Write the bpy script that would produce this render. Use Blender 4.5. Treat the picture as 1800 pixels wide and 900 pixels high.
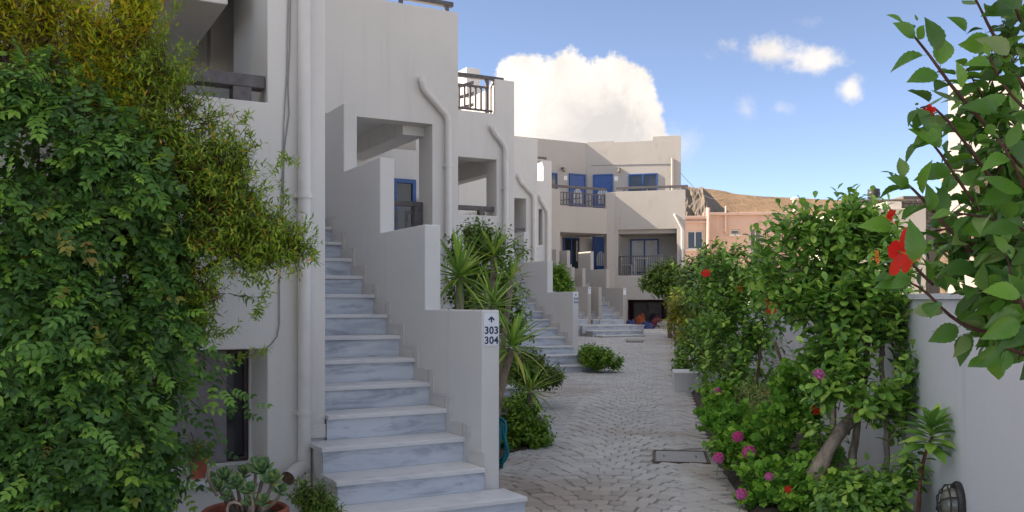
import bpy, bmesh, math, random
import numpy as np
from mathutils import Vector, Matrix, noise

for _o in list(bpy.data.objects):
    bpy.data.objects.remove(_o, do_unlink=True)
SC = bpy.context.scene
COL = SC.collection
R = math.radians

# ------------------------------------------------------------------ camera
EYE = 1.435                      # eye height in metres
FOC, HOR = 1633.0, 536.6         # focal length and horizon row measured on the 1800 px wide photograph
cam_d = bpy.data.cameras.new('camera')
cam_d.sensor_width = 36.0
cam_d.lens = 36.0 * FOC / 1800.0
cam_d.shift_y = (HOR - 450.0) / 1800.0
cam_d.clip_start, cam_d.clip_end = 0.05, 6000.0
cam = bpy.data.objects.new('camera', cam_d)
cam.location = (0, 0, EYE)
cam.rotation_euler = (R(90), 0, 0)
COL.objects.link(cam)
SC.camera = cam

# ------------------------------------------------------------------ light
SUN_AZ, SUN_EL = R(-85.0), R(33.0)      # azimuth clockwise from +Y
SUNV = Vector((math.sin(SUN_AZ) * math.cos(SUN_EL), math.cos(SUN_AZ) * math.cos(SUN_EL), math.sin(SUN_EL)))
SKY_STRENGTH = 0.064
sun_d = bpy.data.lights.new('sun', 'SUN')
sun_d.energy = 2.85
sun_d.angle = R(0.5)
sun_d.color = (1.0, 0.84, 0.66)
sun = bpy.data.objects.new('sun', sun_d)
sun.rotation_euler = SUNV.to_track_quat('Z', 'Y').to_euler()
sun.location = (-30, 0, 40)
COL.objects.link(sun)

SC.view_settings.view_transform = 'Standard'
SC.view_settings.look = 'None'
SC.view_settings.exposure = 2.15
SC.view_settings.gamma = 1.0
SC.render.engine = 'CYCLES'
SC.cycles.max_bounces = 8
SC.cycles.transparent_max_bounces = 8


class S:
    """a node socket with arithmetic"""
    def __init__(self, nt, sock): self.nt, self.s = nt, sock
    def _m(self, op, *a, clamp=False):
        n = self.nt.nodes.new('ShaderNodeMath'); n.operation = op; n.use_clamp = clamp
        for i, x in enumerate((self,) + a):
            if isinstance(x, S): self.nt.links.new(x.s, n.inputs[i])
            else: n.inputs[i].default_value = x
        return S(self.nt, n.outputs[0])
    def __add__(self, o): return self._m('ADD', o)
    def __sub__(self, o): return self._m('SUBTRACT', o)
    def __mul__(self, o): return self._m('MULTIPLY', o)
    def __truediv__(self, o): return self._m('DIVIDE', o)
    def max(self, o): return self._m('MAXIMUM', o)
    def min(self, o): return self._m('MINIMUM', o)
    def pow(self, o): return self._m('POWER', o)
    def step(self, a, b):
        n = self.nt.nodes.new('ShaderNodeMapRange'); n.interpolation_type = 'SMOOTHSTEP'
        self.nt.links.new(self.s, n.inputs['Value'])
        n.inputs['From Min'].default_value = a; n.inputs['From Max'].default_value = b
        return S(self.nt, n.outputs[0])


def mixc(nt, f, a, b, mode='MIX'):
    n = nt.nodes.new('ShaderNodeMix'); n.data_type = 'RGBA'; n.blend_type = mode
    for i, x in ((0, f), (6, a), (7, b)):
        if isinstance(x, S): nt.links.new(x.s, n.inputs[i])
        elif i == 0: n.inputs[0].default_value = x
        else: n.inputs[i].default_value = tuple(x) + ((1,) if len(x) == 3 else ())
    return S(nt, n.outputs[2])


def noise_n(nt, vec, scale, detail=4, rough=0.55, dist=0.0, out=0):
    n = nt.nodes.new('ShaderNodeTexNoise')
    n.inputs['Scale'].default_value = scale; n.inputs['Detail'].default_value = detail
    n.inputs['Roughness'].default_value = rough; n.inputs['Distortion'].default_value = dist
    if vec is not None: nt.links.new(vec.s, n.inputs['Vector'])
    return S(nt, n.outputs[out])


def mapping(nt, vec, scale=(1, 1, 1), rot=(0, 0, 0), loc=(0, 0, 0)):
    n = nt.nodes.new('ShaderNodeMapping')
    n.inputs['Scale'].default_value = scale; n.inputs['Rotation'].default_value = rot; n.inputs['Location'].default_value = loc
    nt.links.new(vec.s, n.inputs['Vector'])
    return S(nt, n.outputs[0])


# ------------------------------------------------------------------ sky with clouds
W = bpy.data.worlds.new('World'); SC.world = W; W.use_nodes = True
wt = W.node_tree; wt.nodes.clear()
sky = wt.nodes.new('ShaderNodeTexSky'); sky.sky_type = 'NISHITA'; sky.sun_disc = False
sky.sun_elevation = SUN_EL; sky.sun_rotation = SUN_AZ
sky.altitude = 0; sky.air_density = 0.45; sky.dust_density = 0.0; sky.ozone_density = 1.4
tc = wt.nodes.new('ShaderNodeTexCoord')
dirv = S(wt, tc.outputs['Generated'])
sep = wt.nodes.new('ShaderNodeSeparateXYZ'); wt.links.new(dirv.s, sep.inputs[0])
dx, dy, dz = (S(wt, sep.outputs[i]) for i in range(3))
inv = dy.max(0.03)
ca, cb = dx / inv, dz / inv              # gnomonic coordinates of the northern sky
nA = noise_n(wt, dirv, 9.0, 7, 0.62, 0.15) - 0.5
nB = noise_n(wt, dirv, 28.0, 6, 0.6, 0.0) - 0.5
nC = noise_n(wt, dirv, 5.0, 5, 0.6, 0.4)


def blob(px, py, rx, ry):
    u = (ca - (px - 900.0) / FOC) * (FOC / rx)
    v = (cb - (HOR - py) / FOC) * (FOC / ry)
    return ((u * u + v * v).max(1e-6)).pow(0.5) * -1.0 + 1.0


def cloud(blobs, an, bn, lo, hi):
    f = None
    for b in blobs:
        g = blob(*b); f = g if f is None else f.max(g)
    return (f + nA * an + nB * bn).step(lo, hi)


front = dy.step(0.05, 0.2)
big = cloud([(985, 195, 150, 108), (920, 165, 75, 84), (1080, 175, 95, 88), (1000, 260, 190, 80), (1110, 210, 66, 70)], 0.95, 0.8, 0.06, 0.22)
smalls = cloud([(1340, 90, 88, 36), (1430, 108, 80, 32), (1495, 154, 40, 36), (1385, 98, 70, 24)], 1.7, 2.4, 0.2, 1.15)
faint = cloud([(1312, 192, 42, 46), (1428, 38, 48, 24), (1370, 190, 40, 22), (1180, 250, 90, 60)], 1.7, 2.2, 0.3, 1.6)
cov = (big.max(smalls * 0.85).max(faint * 0.5)) * front
# unseen cumulus added round the rest of the sky, as fill for the shade
inwin = (ca + 0.02)._m('ABSOLUTE').step(0.75, 0.95) * -1.0 + 1.0
inwin = inwin * (cb.step(0.42, 0.62) * -1.0 + 1.0) * front
nD = noise_n(wt, dirv, 2.3, 7, 0.6, 0.3)
cum = (nD.step(0.50, 0.58)) * (inwin * -1.0 + 1.0) * dz.step(0.01, 0.08)
cov = cov.max(cum)
# sunlit cream tops, greyer undersides and hollows of the cloud itself
hollow = (noise_n(wt, dirv, 13.0, 6, 0.65, 0.5)).step(0.42, 0.68)
low = blob(1075, 225, 150, 90).step(0.0, 0.9)
shade = (hollow * 0.6 + low * 0.5).min(1.0)
ccol = mixc(wt, shade, (4.5, 4.15, 3.75), (2.95, 2.8, 2.7))
# clouds towards the sun, out of view, made brighter to keep up the fill
sdot = dx * SUNV.x + dy * SUNV.y + dz * SUNV.z
glow = sdot.step(0.0, 0.95) * 0.75 + 0.92
gl = wt.nodes.new('ShaderNodeVectorMath'); gl.operation = 'SCALE'
wt.links.new(ccol.s, gl.inputs[0]); wt.links.new(glow.s, gl.inputs['Scale'])
ccol = S(wt, gl.outputs[0])
skyc = S(wt, sky.outputs[0])
hs = wt.nodes.new('ShaderNodeHueSaturation'); hs.inputs['Saturation'].default_value = 0.86; hs.inputs['Value'].default_value = 0.97
wt.links.new(skyc.s, hs.inputs['Color']); skyc = S(wt, hs.outputs[0])
final = mixc(wt, cov, skyc, ccol)
bg = wt.nodes.new('ShaderNodeBackground'); bg.inputs['Strength'].default_value = SKY_STRENGTH
wt.links.new(final.s, bg.inputs['Color'])
wo = wt.nodes.new('ShaderNodeOutputWorld'); wt.links.new(bg.outputs[0], wo.inputs['Surface'])

# ------------------------------------------------------------------ places
def at(px, py, Y):
    """the point of the place seen at that spot of the photograph, Y metres away"""
    return Vector(((px - 900.0) / FOC * Y, Y, EYE + (HOR - py) / FOC * Y))


def gz(y):
    return max(0.0, (y - 11.0) * 0.0238) if y < 60 else 1.166


class Frame:
    def __init__(self, x, y, deg):
        self.o = Vector((x, y, 0)); a = R(deg); self.a = a
        self.d1 = Vector((math.cos(a), math.sin(a), 0)); self.d2 = Vector((-math.sin(a), math.cos(a), 0))
    def __call__(self, u, s, z): return self.o + self.d1 * u + self.d2 * s + Vector((0, 0, z))
    def sub(self, u, s):
        p = self(u, s, 0); f = Frame(p.x, p.y, 0); f.a, f.d1, f.d2 = self.a, self.d1, self.d2
        return f


FA = Frame(-0.2034, 6.311, 28.66)      # the row's frame: u along the facades, s into the row
WORLD = Frame(0, 0, 0)
ORG = {}


def thing(name, label, cat, loc=(0, 0, 0), group=None, kind=None):
    o = bpy.data.objects.new(name, None); COL.objects.link(o)
    o.empty_display_size = 0.2
    o.location = loc; ORG[o.name] = Vector(loc)
    o['label'] = label; o['category'] = cat
    if group: o['group'] = group
    if kind: o['kind'] = kind
    return o


def tag(o, label, cat, group=None):
    o['label'] = label; o['category'] = cat
    if group: o['group'] = group
    return o


def org(o): return ORG[o.name] if o is not None else Vector((0, 0, 0))


def link_mesh(name, me, parent=None, kind=None, label=None):
    """a mesh given in world coordinates relative to its thing's origin"""
    o = bpy.data.objects.new(name, me); COL.objects.link(o)
    if parent is not None:
        o.parent = parent; ORG[o.name] = ORG[parent.name]
    else:
        ORG[o.name] = Vector((0, 0, 0))
    if kind: o['kind'] = kind
    if label: o['label'] = label
    return o


def piece(name, me, M, parent, kind=None):
    """one of many alike pieces sharing mesh data, placed by a world matrix"""
    o = bpy.data.objects.new(name, me); COL.objects.link(o)
    L = M.copy(); L.translation = M.translation - org(parent)
    if parent is not None: o.parent = parent; ORG[o.name] = ORG[parent.name]
    o.matrix_local = L
    if kind: o['kind'] = kind
    return o


class MB:
    def __init__(self): self.v, self.f = [], []
    def add(self, vs, fs):
        b = len(self.v); self.v += [Vector(p) for p in vs]; self.f += [tuple(i + b for i in f) for f in fs]
        return self
    def hexa(self, p):   # 4 bottom (ccw from above), 4 top
        return self.add(p, [(3, 2, 1, 0), (4, 5, 6, 7), (0, 1, 5, 4), (1, 2, 6, 5), (2, 3, 7, 6), (3, 0, 4, 7)])
    def box(self, fr, u0, u1, s0, s1, z0, z1):
        return self.hexa([fr(u0, s0, z0), fr(u1, s0, z0), fr(u1, s1, z0), fr(u0, s1, z0),
                          fr(u0, s0, z1), fr(u1, s0, z1), fr(u1, s1, z1), fr(u0, s1, z1)])
    def prism(self, pts, off):
        """pts: a loop of points, extruded by the vector off"""
        n = len(pts); off = Vector(off); pts = [Vector(p) for p in pts]
        vs = pts + [p + off for p in pts]
        fs = [tuple(range(n)), tuple(range(2 * n - 1, n - 1, -1))] + [(i, i + n, (i + 1) % n + n, (i + 1) % n) for i in range(n)]
        return self.add(vs, fs)
    def tube(self, pts, r, n=8, cap=True):
        pts = [Vector(p) for p in pts]; m = len(pts)
        rs = r if isinstance(r, (list, tuple)) else [r] * m
        rings = []; ref = None
        for i, p in enumerate(pts):
            a = pts[max(0, i - 1)]; b = pts[min(m - 1, i + 1)]; d = b - a
            d = d.normalized() if d.length > 1e-9 else Vector((0, 0, 1))
            if ref is None: ref = Vector((1, 0, 0)) if abs(d.x) < 0.8 else Vector((0, 1, 0))
            x = (ref - d * ref.dot(d))
            x = x.normalized() if x.length > 1e-6 else d.orthogonal().normalized()
            y = d.cross(x); ref = x
            rings.append([p + (x * math.cos(2 * math.pi * k / n) + y * math.sin(2 * math.pi * k / n)) * rs[i] for k in range(n)])
        vs = [q for r_ in rings for q in r_]; fs = []
        for i in range(m - 1):
            for k in range(n):
                fs.append((i * n + k, i * n + (k + 1) % n, (i + 1) * n + (k + 1) % n, (i + 1) * n + k))
        if cap: fs += [tuple(range(n - 1, -1, -1)), tuple((m - 1) * n + k for k in range(n))]
        return self.add(vs, fs)
    def lathe(self, c, prof, n=24, axis=None):
        """prof: (radius, height) from bottom to top about the vertical through c"""
        c = Vector(c); vs, fs = [], []
        for (r, h) in prof:
            for k in range(n):
                a = 2 * math.pi * k / n
                vs.append(c + Vector((r * math.cos(a), r * math.sin(a), h)))
        for i in range(len(prof) - 1):
            for k in range(n):
                fs.append((i * n + k, i * n + (k + 1) % n, (i + 1) * n + (k + 1) % n, (i + 1) * n + k))
        return self.add(vs, fs)
    def voxel(self, fr, ops):
        """ops: ('+'/'-', u0,u1,s0,s1,z0,z1) in order; only the boundary faces of the result are kept"""
        def coords(i): return sorted({round(o[i], 4) for o in ops} | {round(o[i + 1], 4) for o in ops})
        us, ss, zs = coords(1), coords(3), coords(5)
        nu, ns, nz = len(us) - 1, len(ss) - 1, len(zs) - 1
        sol = {}
        for i in range(nu):
            cu = (us[i] + us[i + 1]) / 2
            for j in range(ns):
                cs = (ss[j] + ss[j + 1]) / 2
                for k in range(nz):
                    cz = (zs[k] + zs[k + 1]) / 2; st = False
                    for o in ops:
                        if o[1] < cu < o[2] and o[3] < cs < o[4] and o[5] < cz < o[6]: st = o[0] == '+'
                    if st: sol[(i, j, k)] = True
        idx = {}; vs = []; fs = []
        def V(i, j, k):
            if (i, j, k) not in idx: idx[(i, j, k)] = len(vs); vs.append(fr(us[i], ss[j], zs[k]))
            return idx[(i, j, k)]
        for (i, j, k) in sol:
            for (di, dj, dk, q) in ((-1, 0, 0, ((0, 0, 0), (0, 0, 1), (0, 1, 1), (0, 1, 0))), (1, 0, 0, ((1, 0, 0), (1, 1, 0), (1, 1, 1), (1, 0, 1))),
                                    (0, -1, 0, ((0, 0, 0), (1, 0, 0), (1, 0, 1), (0, 0, 1))), (0, 1, 0, ((0, 1, 0), (0, 1, 1), (1, 1, 1), (1, 1, 0))),
                                    (0, 0, -1, ((0, 0, 0), (0, 1, 0), (1, 1, 0), (1, 0, 0))), (0, 0, 1, ((0, 0, 1), (1, 0, 1), (1, 1, 1), (0, 1, 1)))):
                if (i + di, j + dj, k + dk) in sol: continue
                fs.append(tuple(V(i + a, j + b, k + c) for (a, b, c) in q))
        return self.add(vs, fs)
    def mesh(self, name, m=None, base=Vector((0, 0, 0)), smooth=False):
        me = bpy.data.meshes.new(name)
        me.from_pydata([tuple(p - base) for p in self.v], [], self.f)
        if m: me.materials.append(m)
        if smooth: me.shade_smooth()
        return me
    def build(self, name, m, parent=None, bevel=0.0, smooth=False, kind=None, label=None, seg=2):
        o = link_mesh(name, self.mesh(name, m, org(parent), smooth), parent, kind, label)
        if bevel:
            b = o.modifiers.new('bevel', 'BEVEL'); b.width = bevel; b.segments = seg; b.limit_method = 'ANGLE'; b.angle_limit = R(35)
            b.harden_normals = False
        return o


def struct(o): o['kind'] = 'structure'; return o


# ------------------------------------------------------------------ materials
def newmat(name):
    m = bpy.data.materials.new(name); m.use_nodes = True
    nt = m.node_tree; b = nt.nodes['Principled BSDF']
    t = nt.nodes.new('ShaderNodeTexCoord')
    return m, nt, b, S(nt, t.outputs['Object'])


def setc(nt, b, c, name='Base Color'):
    if isinstance(c, S): nt.links.new(c.s, b.inputs[name])
    else: b.inputs[name].default_value = tuple(c) + ((1,) if name == 'Base Color' else ())


def bump(nt, b, h, strength, dist):
    n = nt.nodes.new('ShaderNodeBump'); n.inputs['Strength'].default_value = strength; n.inputs['Distance'].default_value = dist
    nt.links.new(h.s, n.inputs['Height']); nt.links.new(n.outputs[0], b.inputs['Normal'])


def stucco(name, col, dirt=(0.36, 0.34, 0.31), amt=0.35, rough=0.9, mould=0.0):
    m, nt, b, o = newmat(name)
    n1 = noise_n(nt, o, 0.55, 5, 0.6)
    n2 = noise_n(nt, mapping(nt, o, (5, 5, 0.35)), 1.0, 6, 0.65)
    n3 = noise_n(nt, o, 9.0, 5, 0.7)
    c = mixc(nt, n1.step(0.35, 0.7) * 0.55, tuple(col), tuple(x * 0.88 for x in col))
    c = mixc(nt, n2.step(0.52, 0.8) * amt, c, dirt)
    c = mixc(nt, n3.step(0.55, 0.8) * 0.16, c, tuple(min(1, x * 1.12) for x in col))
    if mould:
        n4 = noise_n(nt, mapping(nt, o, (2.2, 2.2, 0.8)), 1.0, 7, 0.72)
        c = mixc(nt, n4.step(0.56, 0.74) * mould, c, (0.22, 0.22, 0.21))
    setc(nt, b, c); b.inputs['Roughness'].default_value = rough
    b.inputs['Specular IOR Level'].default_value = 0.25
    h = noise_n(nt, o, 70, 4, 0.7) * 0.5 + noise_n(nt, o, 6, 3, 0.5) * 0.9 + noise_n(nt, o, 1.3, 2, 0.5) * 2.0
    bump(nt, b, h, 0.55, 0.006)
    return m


def paint(name, col, rough=0.45, var=0.12, metal=0.0, scale=14.0, bstr=0.15):
    m, nt, b, o = newmat(name)
    n1 = noise_n(nt, o, scale, 5, 0.6)
    c = mixc(nt, n1.step(0.3, 0.75), tuple(x * (1 - var) for x in col), tuple(min(1, x * (1 + var)) for x in col))
    setc(nt, b, c); b.inputs['Roughness'].default_value = rough; b.inputs['Metallic'].default_value = metal
    bump(nt, b, noise_n(nt, o, scale * 6, 3, 0.6), bstr, 0.002)
    return m


def marble(name, ca_, cb_, vamt, camt):
    m, nt, b, o = newmat(name)
    oi = nt.nodes.new('ShaderNodeObjectInfo')
    off = nt.nodes.new('ShaderNodeVectorMath'); off.operation = 'MULTIPLY_ADD'
    cx = nt.nodes.new('ShaderNodeCombineXYZ'); nt.links.new(oi.outputs['Random'], cx.inputs[0]); nt.links.new(oi.outputs['Random'], cx.inputs[1]); nt.links.new(oi.outputs['Random'], cx.inputs[2])
    nt.links.new(cx.outputs[0], off.inputs[0]); off.inputs[1].default_value = (37, 53, 21); nt.links.new(o.s, off.inputs[2])
    p = S(nt, off.outputs[0])
    st = mapping(nt, p, (0.7, 0.7, 3.2), (R(14), R(20), R(8)))
    v1 = noise_n(nt, st, 1.3, 8, 0.62, 1.1)
    v2 = noise_n(nt, st, 2.2, 7, 0.66, 0.5)
    vein = (v1 - 0.5)._m('ABSOLUTE').step(0.0, 0.05) * -1.0 + 1.0
    cloudy = v2.step(0.42, 0.68)
    c = mixc(nt, cloudy * camt, ca_, cb_)
    c = mixc(nt, vein * (v2.step(0.4, 0.6)) * vamt, c, (0.24, 0.27, 0.34))
    tone = S(nt, oi.outputs['Random'])
    c = mixc(nt, tone * 0.18, c, (0.52, 0.54, 0.58))
    dirt = noise_n(nt, o, 26, 5, 0.7).step(0.58, 0.8)
    c = mixc(nt, dirt * 0.35, c, (0.36, 0.33, 0.29))
    setc(nt, b, c)
    r = noise_n(nt, o, 9, 4, 0.6); rr = r * 0.3 + 0.28
    nt.links.new(rr.s, b.inputs['Roughness'])
    bump(nt, b, noise_n(nt, o, 40, 4, 0.6), 0.12, 0.002)
    return m


LEAF_GAIN = 2.0


def leafmat(name, cols, rough=0.5, trans=0.3, spec=0.4, tint=(1.25, 1.35, 0.6), vein=0.0):
    m, nt, b, o = newmat(name)
    at_ = nt.nodes.new('ShaderNodeAttribute'); at_.attribute_name = 'rnd'
    oi = nt.nodes.new('ShaderNodeObjectInfo')
    r = (S(nt, at_.outputs['Fac']) + S(nt, oi.outputs['Random']))._m('FRACT')
    ramp = nt.nodes.new('ShaderNodeValToRGB'); nt.links.new(r.s, ramp.inputs[0])
    el = ramp.color_ramp.elements
    while len(el) > 1: el.remove(el[-1])
    for i, (p, c) in enumerate(cols):
        e = el[0] if i == 0 else el.new(p)
        e.position = p; e.color = tuple(min(.8, x * LEAF_GAIN) for x in (c[0] * 1.2, c[1] * 1.05, c[2] * .7)) + (1,)
    c = S(nt, ramp.outputs[0])
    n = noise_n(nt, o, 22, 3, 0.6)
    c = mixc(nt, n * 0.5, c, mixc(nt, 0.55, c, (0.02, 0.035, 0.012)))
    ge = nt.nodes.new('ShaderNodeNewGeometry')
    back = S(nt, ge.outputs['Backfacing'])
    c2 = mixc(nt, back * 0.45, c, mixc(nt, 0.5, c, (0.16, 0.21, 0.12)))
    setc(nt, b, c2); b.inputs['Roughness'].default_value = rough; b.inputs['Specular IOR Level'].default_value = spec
    tr = nt.nodes.new('ShaderNodeBsdfTranslucent')
    tcx = mixc(nt, 1.0, c, tuple(tint), 'MULTIPLY'); nt.links.new(tcx.s, tr.inputs['Color'])
    mx = nt.nodes.new('ShaderNodeMixShader'); mx.inputs[0].default_value = trans
    nt.links.new(b.outputs[0], mx.inputs[1]); nt.links.new(tr.outputs[0], mx.inputs[2])
    out = nt.nodes['Material Output']; nt.links.new(mx.outputs[0], out.inputs['Surface'])
    return m


def bark(name, a, b_, scale=18):
    m, nt, b, o = newmat(name)
    n1 = noise_n(nt, mapping(nt, o, (1, 1, 0.3)), scale, 7, 0.7)
    setc(nt, b, mixc(nt, n1.step(0.35, 0.68), a, b_)); b.inputs['Roughness'].default_value = 0.9
    bump(nt, b, n1, 0.8, 0.012)
    return m


def glass(name, col=(0.03, 0.035, 0.045), rough=0.06):
    m, nt, b, o = newmat(name)
    n1 = noise_n(nt, o, 1.7, 3, 0.5)
    setc(nt, b, mixc(nt, n1, tuple(c * 0.6 for c in col), tuple(c * 1.4 for c in col))); b.inputs['Roughness'].default_value = rough
    b.inputs['Specular IOR Level'].default_value = 0.7
    bump(nt, b, noise_n(nt, o, 2.0, 2, 0.5), 0.05, 0.01)
    return m


M = {}
M['stucco'] = stucco('white_stucco', (0.71, 0.695, 0.67), amt=0.20, mould=0.10)
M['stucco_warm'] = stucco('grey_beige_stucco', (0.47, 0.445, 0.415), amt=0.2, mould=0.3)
M['stucco_pink'] = stucco('pink_render', (0.62, 0.445, 0.36), dirt=(0.36, 0.22, 0.16), amt=0.4)
M['stucco_cream'] = stucco('cream_render', (0.72, 0.66, 0.58), amt=0.15)
M['garden_wall'] = stucco('garden_wall_white', (0.74, 0.74, 0.76), dirt=(0.38, 0.40, 0.44), amt=0.4)
M['marble'] = marble('veined_marble', (0.74, 0.74, 0.745), (0.60, 0.61, 0.64), 0.22, 0.3)
M['marble_riser'] = marble('grey_veined_marble', (0.62, 0.67, 0.74), (0.36, 0.41, 0.50), 0.6, 0.8)
M['marble_skirt'] = marble('skirting_marble', (0.62, 0.59, 0.555), (0.52, 0.50, 0.49), 0.15, 0.3)
M['pvc'] = paint('white_pvc', (0.68, 0.655, 0.63), 0.4, 0.06, scale=5)
M['rail'] = paint('grey_brown_rail', (0.11, 0.10, 0.105), 0.55, 0.25)
M['blue'] = paint('blue_paint', (0.025, 0.085, 0.29), 0.42, 0.25)
M['darkframe'] = paint('dark_frame', (0.05, 0.03, 0.035), 0.5, 0.3)
M['whiteframe'] = paint('white_frame', (0.7, 0.7, 0.7), 0.4, 0.05)
M['glass'] = glass('window_glass')
M['curtain'] = paint('curtain_cloth', (0.55, 0.56, 0.55), 0.9, 0.1, scale=4)
M['plaque'] = paint('plaque_white', (0.78, 0.80, 0.84), 0.35, 0.03)
M['ink'] = paint('navy_lettering', (0.012, 0.03, 0.10), 0.5, 0.1)
M['terracotta'] = paint('terracotta', (0.36, 0.10, 0.055), 0.75, 0.3, scale=7, bstr=0.3)
M['hose'] = paint('teal_hose', (0.0, 0.16, 0.20), 0.4, 0.12)
M['iron'] = paint('cast_iron', (0.055, 0.052, 0.05), 0.6, 0.4, 0.3, scale=30)
M['concrete'] = stucco('concrete', (0.34, 0.33, 0.31), dirt=(0.2, 0.18, 0.15), amt=0.5)
M['cable'] = paint('grey_cable', (0.30, 0.30, 0.31), 0.6, 0.1)
M['bark'] = bark('brown_bark', (0.085, 0.055, 0.035), (0.23, 0.16, 0.11))
M['bark_red'] = bark('reddish_bark', (0.10, 0.04, 0.02), (0.25, 0.11, 0.06))
M['bark_pale'] = bark('pale_bark', (0.16, 0.12, 0.09), (0.40, 0.32, 0.25), 14)
M['twig'] = bark('twig_bark', (0.05, 0.035, 0.025), (0.12, 0.09, 0.06), 40)
M['twig_red'] = bark('reddish_twig', (0.06, 0.022, 0.02), (0.13, 0.06, 0.045), 40)
M['wood'] = bark('weathered_wood', (0.16, 0.12, 0.09), (0.32, 0.25, 0.19), 10)
M['soil'] = bark('garden_soil', (0.03, 0.022, 0.016), (0.09, 0.065, 0.045), 12)
M['tarp'] = paint('blue_tarpaulin', (0.01, 0.03, 0.15), 0.45, 0.35, scale=9)
M['orange'] = paint('orange_cloth', (0.26, 0.06, 0.015), 0.8, 0.3)
M['maroon'] = paint('maroon_plastic', (0.12, 0.015, 0.025), 0.6, 0.3)
M['tank'] = paint('black_tank', (0.03, 0.028, 0.03), 0.5, 0.3)
M['canvas'] = paint('mauve_canvas', (0.20, 0.10, 0.11), 0.9, 0.2)
M['brass'] = paint('lamp_metal', (0.10, 0.085, 0.06), 0.4, 0.3, 0.6)
M['lampglass'] = glass('milky_lamp_glass', (0.20, 0.19, 0.15), 0.15)
M['red'] = leafmat('red_petal', [(0.0, (0.55, 0.006, 0.010)), (1.0, (0.70, 0.02, 0.015))], 0.5, 0.35, 0.2, (1.1, 0.5, 0.5))
M['pink'] = leafmat('pink_petal', [(0.0, (0.42, 0.03, 0.22)), (1.0, (0.55, 0.13, 0.40))], 0.6, 0.3, 0.2, (1.1, 0.7, 1.0))
M['orange_petal'] = leafmat('orange_petal', [(0.0, (0.60, 0.10, 0.012)), (1.0, (0.62, 0.17, 0.03))], 0.6, 0.3, 0.2, (1.1, 0.8, 0.5))
M['stamen'] = paint('yellow_stamen', (0.65, 0.25, 0.05), 0.6, 0.2)
M['l_creeper'] = leafmat('creeper_leaf', [(0.0, (0.022, 0.058, 0.022)), (0.45, (0.038, 0.10, 0.032)), (0.8, (0.075, 0.175, 0.045)), (0.97, (0.14, 0.27, 0.05)), (1.0, (0.14, 0.09, 0.04))], 0.5, 0.3)
M['l_yellow'] = leafmat('yellow_green_leaf', [(0.0, (0.10, 0.17, 0.014)), (0.45, (0.23, 0.28, 0.018)), (0.84, (0.36, 0.35, 0.025)), (1.0, (0.40, 0.20, 0.03))], 0.55, 0.35)
M['l_pome'] = leafmat('small_narrow_leaf', [(0.0, (0.05, 0.095, 0.016)), (0.5, (0.10, 0.18, 0.022)), (0.93, (0.18, 0.26, 0.025)), (1.0, (0.30, 0.13, 0.035))], 0.55, 0.3)
M['l_hedge'] = leafmat('hibiscus_hedge_leaf', [(0.0, (0.045, 0.115, 0.035)), (0.45, (0.09, 0.205, 0.05)), (0.8, (0.16, 0.30, 0.07)), (1.0, (0.25, 0.38, 0.12))], 0.38, 0.28, 0.5)
M['l_front'] = leafmat('hibiscus_leaf', [(0.0, (0.02, 0.06, 0.014)), (0.5, (0.04, 0.115, 0.018)), (0.85, (0.075, 0.18, 0.024)), (1.0, (0.10, 0.15, 0.09))], 0.34, 0.28, 0.5)
M['l_yucca'] = leafmat('yucca_leaf', [(0.0, (0.06, 0.13, 0.03)), (0.6, (0.13, 0.25, 0.05)), (0.9, (0.21, 0.32, 0.08)), (1.0, (0.27, 0.27, 0.10))], 0.45, 0.22)
M['l_dark'] = leafmat('dark_shrub_leaf', [(0.0, (0.03, 0.065, 0.016)), (0.6, (0.06, 0.12, 0.026)), (1.0, (0.13, 0.19, 0.04))], 0.5, 0.25)
M['l_low'] = leafmat('low_shrub_leaf', [(0.0, (0.04, 0.10, 0.018)), (0.6, (0.085, 0.185, 0.025)), (1.0, (0.16, 0.26, 0.04))], 0.5, 0.3)
M['l_geranium'] = leafmat('geranium_leaf', [(0.0, (0.05, 0.14, 0.025)), (0.6, (0.10, 0.24, 0.04)), (1.0, (0.20, 0.34, 0.07))], 0.6, 0.3, 0.25)
M['l_grey'] = leafmat('grey_green_leaf', [(0.0, (0.09, 0.14, 0.07)), (1.0, (0.20, 0.26, 0.14))], 0.7, 0.2, 0.2)
M['l_banana'] = leafmat('broad_leaf', [(0.0, (0.12, 0.30, 0.05)), (1.0, (0.18, 0.36, 0.07))], 0.45, 0.4)
M['l_olive'] = leafmat('yellow_olive_leaf', [(0.0, (0.08, 0.12, 0.02)), (0.6, (0.13, 0.17, 0.025)), (1.0, (0.23, 0.19, 0.03))], 0.55, 0.3)
M['l_succ'] = leafmat('succulent_leaf', [(0.0, (0.045, 0.11, 0.06)), (0.6, (0.08, 0.17, 0.09)), (1.0, (0.16, 0.22, 0.09))], 0.45, 0.08, 0.35)
# ================================================================== ground, hill, path
rng = random.Random(7)


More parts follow.
